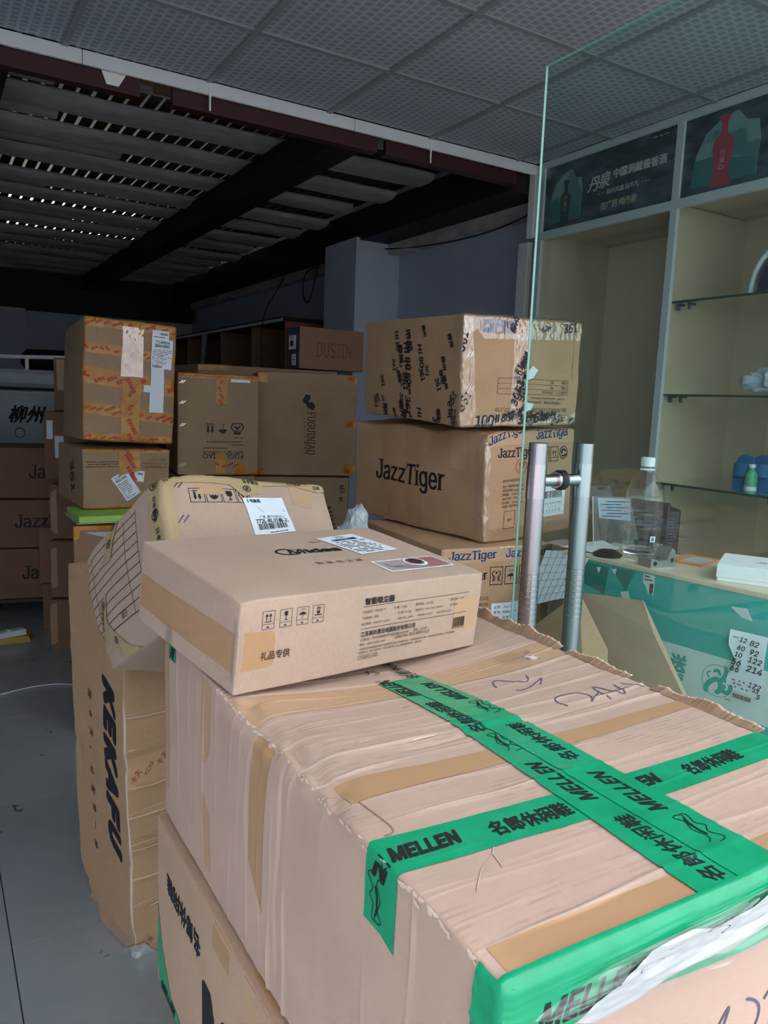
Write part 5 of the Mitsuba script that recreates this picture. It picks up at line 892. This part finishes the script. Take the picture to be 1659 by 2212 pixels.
for i, (x, y) in enumerate(sl):
    k = thing('slipper', ('blue plastic slipper standing on the lowest glass shelf, nearer the cabinet divider', 'blue plastic slipper standing on its heel beside the green bottle')[i], 'slipper')
    g = Polygon([(-.045, 0), (.045, 0), (.05, .05), (.045, .11), (.03, .15), (0, .163), (-.03, .15), (-.045, .11), (-.05, .05)]).buffer(.004)
    m = trimesh.creation.extrude_polygon(g, .018, engine='earcut'); v = m.vertices.copy(); m.vertices = np.stack([x + v[:, 2], y - v[:, 0], -.3465 + v[:, 1] + .004], 1); add(k + '__sole', m, 'blue_plastic', smooth=30)
    a = np.linspace(-.05, .05, 10); h_ = np.linspace(.07, .13, 5); A, B = np.meshgrid(a, h_, indexing='ij'); add(k + '__strap', sheet(np.stack([x - .035 * np.sqrt(np.clip(1 - (A / .0505) ** 2, 0, 1)), y - A, -.3465 + B], -1)), 'blue_plastic', smooth=True)
def shelf_bottle(name, label, x, y, z, prof, bs, cap, capz, band=None):
    k = thing(name, label, 'bottle'); add(k + '__bottle_body', lathe(prof, 28, (x, y, z)), bs, smooth=50); r, z0, z1 = capz; add(k + '__cap', lathe([(0, z0), (r, z0), (r, z1), (0, z1)], 20, (x, y, z)), cap)
    if band: add(k + '__label_band', lathe([(band[0], band[1]), (band[0], band[2])], 28, (x, y, z)), band[3], smooth=True)
shelf_bottle('small_bottle', 'small green bottle with a white label on the lowest glass shelf', 3.17, 2.055, -.3465, [(0, 0), (.024, 0), (.026, .01), (.026, .085), (.012, .105), (.012, .115), (0, .115)], 'green_plastic', 'cap_white', (.014, .115, .13), (.0264, .012, .03, 'cap_white'))
shelf_bottle('juice_bottle', 'orange bottle with white cap and dark label on the lowest glass shelf', 3.31, 2.035, -.3465, [(0, 0), (.036, 0), (.04, .01), (.04, .12), (.036, .15), (.04, .17), (.018, .215), (.017, .235), (0, .235)], 'orange_liquid', 'cap_white', (.020, .232, .255), (.0408, .07, .15, 'navy'))
# ---- flattened cardboard leaning against the counter
def leaning(name, label, corners, bs, th=.005):
    k = thing(name, label, 'cardboard sheet'); q = np.array(corners, float); nrm = np.cross(q[1] - q[0], q[-1] - q[0]); nrm /= np.linalg.norm(nrm)
    if nrm[0] > 0: nrm = -nrm
    m = hull(np.vstack([q, q - nrm * th])); add(k + '__panel', m, bs); return k, q, nrm
k, q, nr = leaning('cardboard_sheet', 'pale flattened cardboard sheet leaning on the teal counter', [(1.80, 1.71, -.588), (1.84, 1.50, -.566), (1.80, 1.42, -.64), (1.70, 1.02, -1.0), (1.55, 1.0, -1.48), (1.50, 1.45, -1.48), (1.66, 1.60, -.95)], 'card_pink')
k, q, nr = leaning('cardboard_sheet', 'brown taped cardboard sheet behind the door handles, leaning on the paler one', [(1.62, 1.75, -.70), (1.66, 1.59, -.545), (1.70, 1.50, -.70), (1.50, 1.25, -1.48), (1.38, 1.62, -1.48)], 'card_tan')
# ================================================================ store room things
cb = thing('cargo_box', 'white metal cargo box with a roof rail and black lettering, behind the far left cartons', 'cargo box')
co, cdv = np.array([.28, 6.45, 0]), np.array([.87, -.50, 0]); ce = np.array([.50, .87, 0])
def kb(a0, a1, b0, b1, z0, z1, bev=0.0): return frame_box(co + cdv * (a0 + a1) / 2 + ce * (b0 + b1) / 2 + cz * (z0 + z1) / 2, (cdv, ce, cz), ((a1 - a0) / 2, (b1 - b0) / 2, (z1 - z0) / 2), bev)
add(cb + '__body', kb(-.1, .95, .0, 1.2, -1.2, -.02, .01), 'cab_white'); add(cb + '__roof', kb(-.12, .97, -.02, 1.22, .0, .13, .03), 'cab_white'); add(cb + '__seal', kb(-.11, .96, -.01, 1.2, -.02, .0), 'black_rubber')
add(cb + '__door', kb(.12, .93, -.015, .0, -.60, -.05, .004), 'cab_white'); add(cb + '__hinge', kb(.04, .08, -.03, .0, -.22, -.10), 'grey_plastic'); add(cb + '__hinge', kb(.04, .08, -.03, 0, -.55, -.45), 'grey_plastic')
def kflat(g, off): 
    ms = []
    for q in getattr(g, 'geoms', [g]):
        if q.geom_type != 'Polygon' or q.area < 1e-8: continue
        m = trimesh.creation.extrude_polygon(q, .001, engine='earcut'); v = m.vertices.copy(); m.vertices = co + v[:, :1] * cdv + v[:, 1:2] * cz - ce * off - ce * v[:, 2:3]; ms.append(m)
    return ms
add(cb + '__lettering', kflat(unary_union([at(text('柳州', .115, bold=2, shear=.3), .30, -.245), at(ring(Point(0, 0).buffer(.04), .008).difference(unary_union([sbox(-.06, y, .06, y + .004) for y in np.arange(-.04, .04, .011)])), .385, -.335), sbox(.34, -.50, .41, -.495), at(text('·地 P', .03, bold=2), .40, -.58)]), .0155), 'ink')
rl = [co + cdv * .02 + ce * .1 + cz * .22, co + cdv * .95 + ce * .1 + cz * .235]
add(cb + '__rail', tube([co + cdv * -.08 + ce * .1 + cz * .13, co + cdv * -.04 + ce * .1 + cz * .2, rl[0], rl[1]], .016, 8), 'cap_white', smooth=True)
for a in (.06, .40, .75): add(cb + '__rail_post', tube([co + cdv * a + ce * .1 + cz * .125, co + cdv * a + ce * .1 + cz * .228], .014, 8), 'cap_white', smooth=True)
for a in (.0, .8): add(cb + '__leg', kb(a, a + .1, .1, 1.0, FZ, -1.2), 'dark_steel')
tc = thing('dark_sheet', 'dark folded sheet lying behind the roof rail of the cargo box', 'sheet'); add(tc + '__board', kb(.22, .62, .35, .60, .131, .30, .05), 'dark_steel')
sh = thing('storage_rack', 'long brown open rack with a dark top edge along the far right wall', 'rack')
def rbx(y0, y1, z0, z1, x0, x1): return bx((x0, y0, z0), (x1, y1, z1))
add(sh + '__top_board', bx((2.72, 6.3, .66), (3.34, 10.6, .70)), 'dark_steel'); add(sh + '__back_panel', bx((3.30, 6.3, FZ), (3.34, 10.6, .66)), 'shelf_brown')
for y in (6.3, 7.1, 8.0, 9.2, 10.56): add(sh + '__upright', bx((2.75, y, FZ), (3.30, y + .03, .66)), 'shelf_red' if y == 6.3 else 'shelf_brown')
for z in (.0, -.7): add(sh + '__shelf', bx((2.76, 6.33, z), (3.30, 10.56, z + .02)), 'shelf_brown')
add(sh + '__front_edge', bx((2.715, 6.3, .66), (2.722, 10.6, .685)), 'white_trim')
hg = thing('hanging_sheet', 'torn strip of pale plastic hanging from the rack edge', 'plastic sheet'); add(hg, sheet(np.array([[(2.70, 8.5, .66), (2.70, 8.55, .2), (2.70, 8.57, -.15)], [(2.70, 8.3, .66), (2.69, 8.45, .2), (2.70, 8.56, -.15)]])), 'bag_plastic')
wr = thing('power_cable', 'thin black cable drooping in a loop beside the blue pillar', 'cable')
def wire(pts, r=.006): 
    from scipy.interpolate import CubicSpline
    pts = np.array(pts, float); t = np.r_[0, np.cumsum(np.linalg.norm(np.diff(pts, axis=0), axis=1))]; return tube(CubicSpline(t, pts)(np.linspace(0, t[-1], 40)), r, 6)
add(wr + '__loop', wire([(3.2, 6.6, 1.2), (3.1, 6.7, .95), (3.1, 6.62, .88), (3.1, 6.5, 1.0), (3.1, 6.35, 1.2)]), 'black_rubber'); add(wr + '__drop', wire([(3.1, 7.1, 1.22), (2.9, 6.95, .95), (2.72, 6.75, .7), (2.70, 6.7, .2), (2.70, 6.66, -.2)]), 'black_rubber')
wr2 = thing('power_cable', 'thin black cable running along the top of the blue wall', 'cable'); add(wr2, wire([(3.23, 3.7, 1.17), (3.22, 4.2, 1.12), (3.22, 4.8, 1.14), (3.22, 5.4, 1.20), (3.0, 5.9, 1.22), (3.22, 6.6, 1.2)], .005), 'black_rubber')
ti = thing('torn_paper', 'small torn white paper stuck under the white ceiling edge', 'paper'); add(ti, sheet(np.array([[(.70, 3.57, CZ - .05), (.72, 3.572, CZ - .10)], [(.80, 3.57, CZ - .05), (.77, 3.572, CZ - .10)]])), 'paper_white')
for x, lb_ in ((1.16, 'white cable tie wrapped over the ceiling edge, left of the beam end'), (2.36, 'white cable tie wrapped over the ceiling edge, right of the beam end')):
    k = thing('cable_tie', lb_, 'cable tie'); add(k, [bx((x - .004, 3.543, CZ - .12), (x + .004, 3.547, CZ + .003)), bx((x - .006, 3.541, CZ - .06), (x + .006, 3.548, CZ - .05))], 'cap_white')
fl = thing('yellow_base', 'flat yellow metal piece on the dark floor by the pallet', 'metal piece'); add(fl, hull([(p[0] * .9 + .40, p[1] + 4.86, FZ + p[2] + .001) for p in ((-.11, -.05, 0), (.1, -.06, 0), (.13, .05, 0), (-.12, .06, 0), (-.10, -.04, .035), (.09, -.05, .035), (.12, .04, .035), (-.11, .05, .035))]), 'yellow_paint')
fb = thing('small_white_case', 'small pale case lying on the yellow metal piece on the floor', 'case'); add(fb + '__body', obx((.37, 4.84, FZ + .037), (.9, .25, 0), -.06, .10, -.03, .03, 0, .035, .004), 'cap_white'); add(fb + '__button', lathe([(0, 0), (.02, 0), (.018, .008), (0, .008)], 16, (.38, 4.845, FZ + .072)), 'bag_plastic')
st = thing('white_string', 'loose white plastic string lying on the floor tiles', 'string'); add(st, wire([(-.4, 3.62, FZ + .006), (.0, 3.86, FZ + .006), (.25, 3.98, FZ + .006), (.45, 4.03, FZ + .006), (.60, 3.98, FZ + .004)], .0032), 'cap_white')
bw = thing('plastic_sack', 'crumpled clear plastic sack, its top showing right of the tilted parcel', 'bag')
m = trimesh.creation.icosphere(4, 1.0); v = m.vertices.copy(); v = np.sign(v) * np.abs(v) ** .8; v *= [.10, .10, .55]; v[:, :2] *= (1 - .30 * np.clip((v[:, 2:] - .3) / .25, 0, 1)); v[:, :2] *= (1 + 1.1 * (meshkit.fbm(v * 22, 4, 9)[:, None] - .5)); v[:, 2] += .08 * (meshkit.fbm(v[:, :2] * 30 @ np.eye(2, 3) + 3, 3, 4) - .5) * (v[:, 2] > .4); m.vertices = v + [1.40, 2.52, -.955]; add(bw + '__film', m, 'bag_plastic')
cl = thing('wire_coil', 'black coiled cable hanging beside the crumpled clear bag', 'cable'); t_ = np.linspace(0, 40, 260); add(cl, tube(np.stack([1.27 + .012 * t_ / 40 * 4 + .016 * np.cos(t_ * 2), 2.50 + .016 * np.sin(t_ * 2), -.40 - .20 * t_ / 40], 1), .004, 5), 'black_rubber', smooth=True)
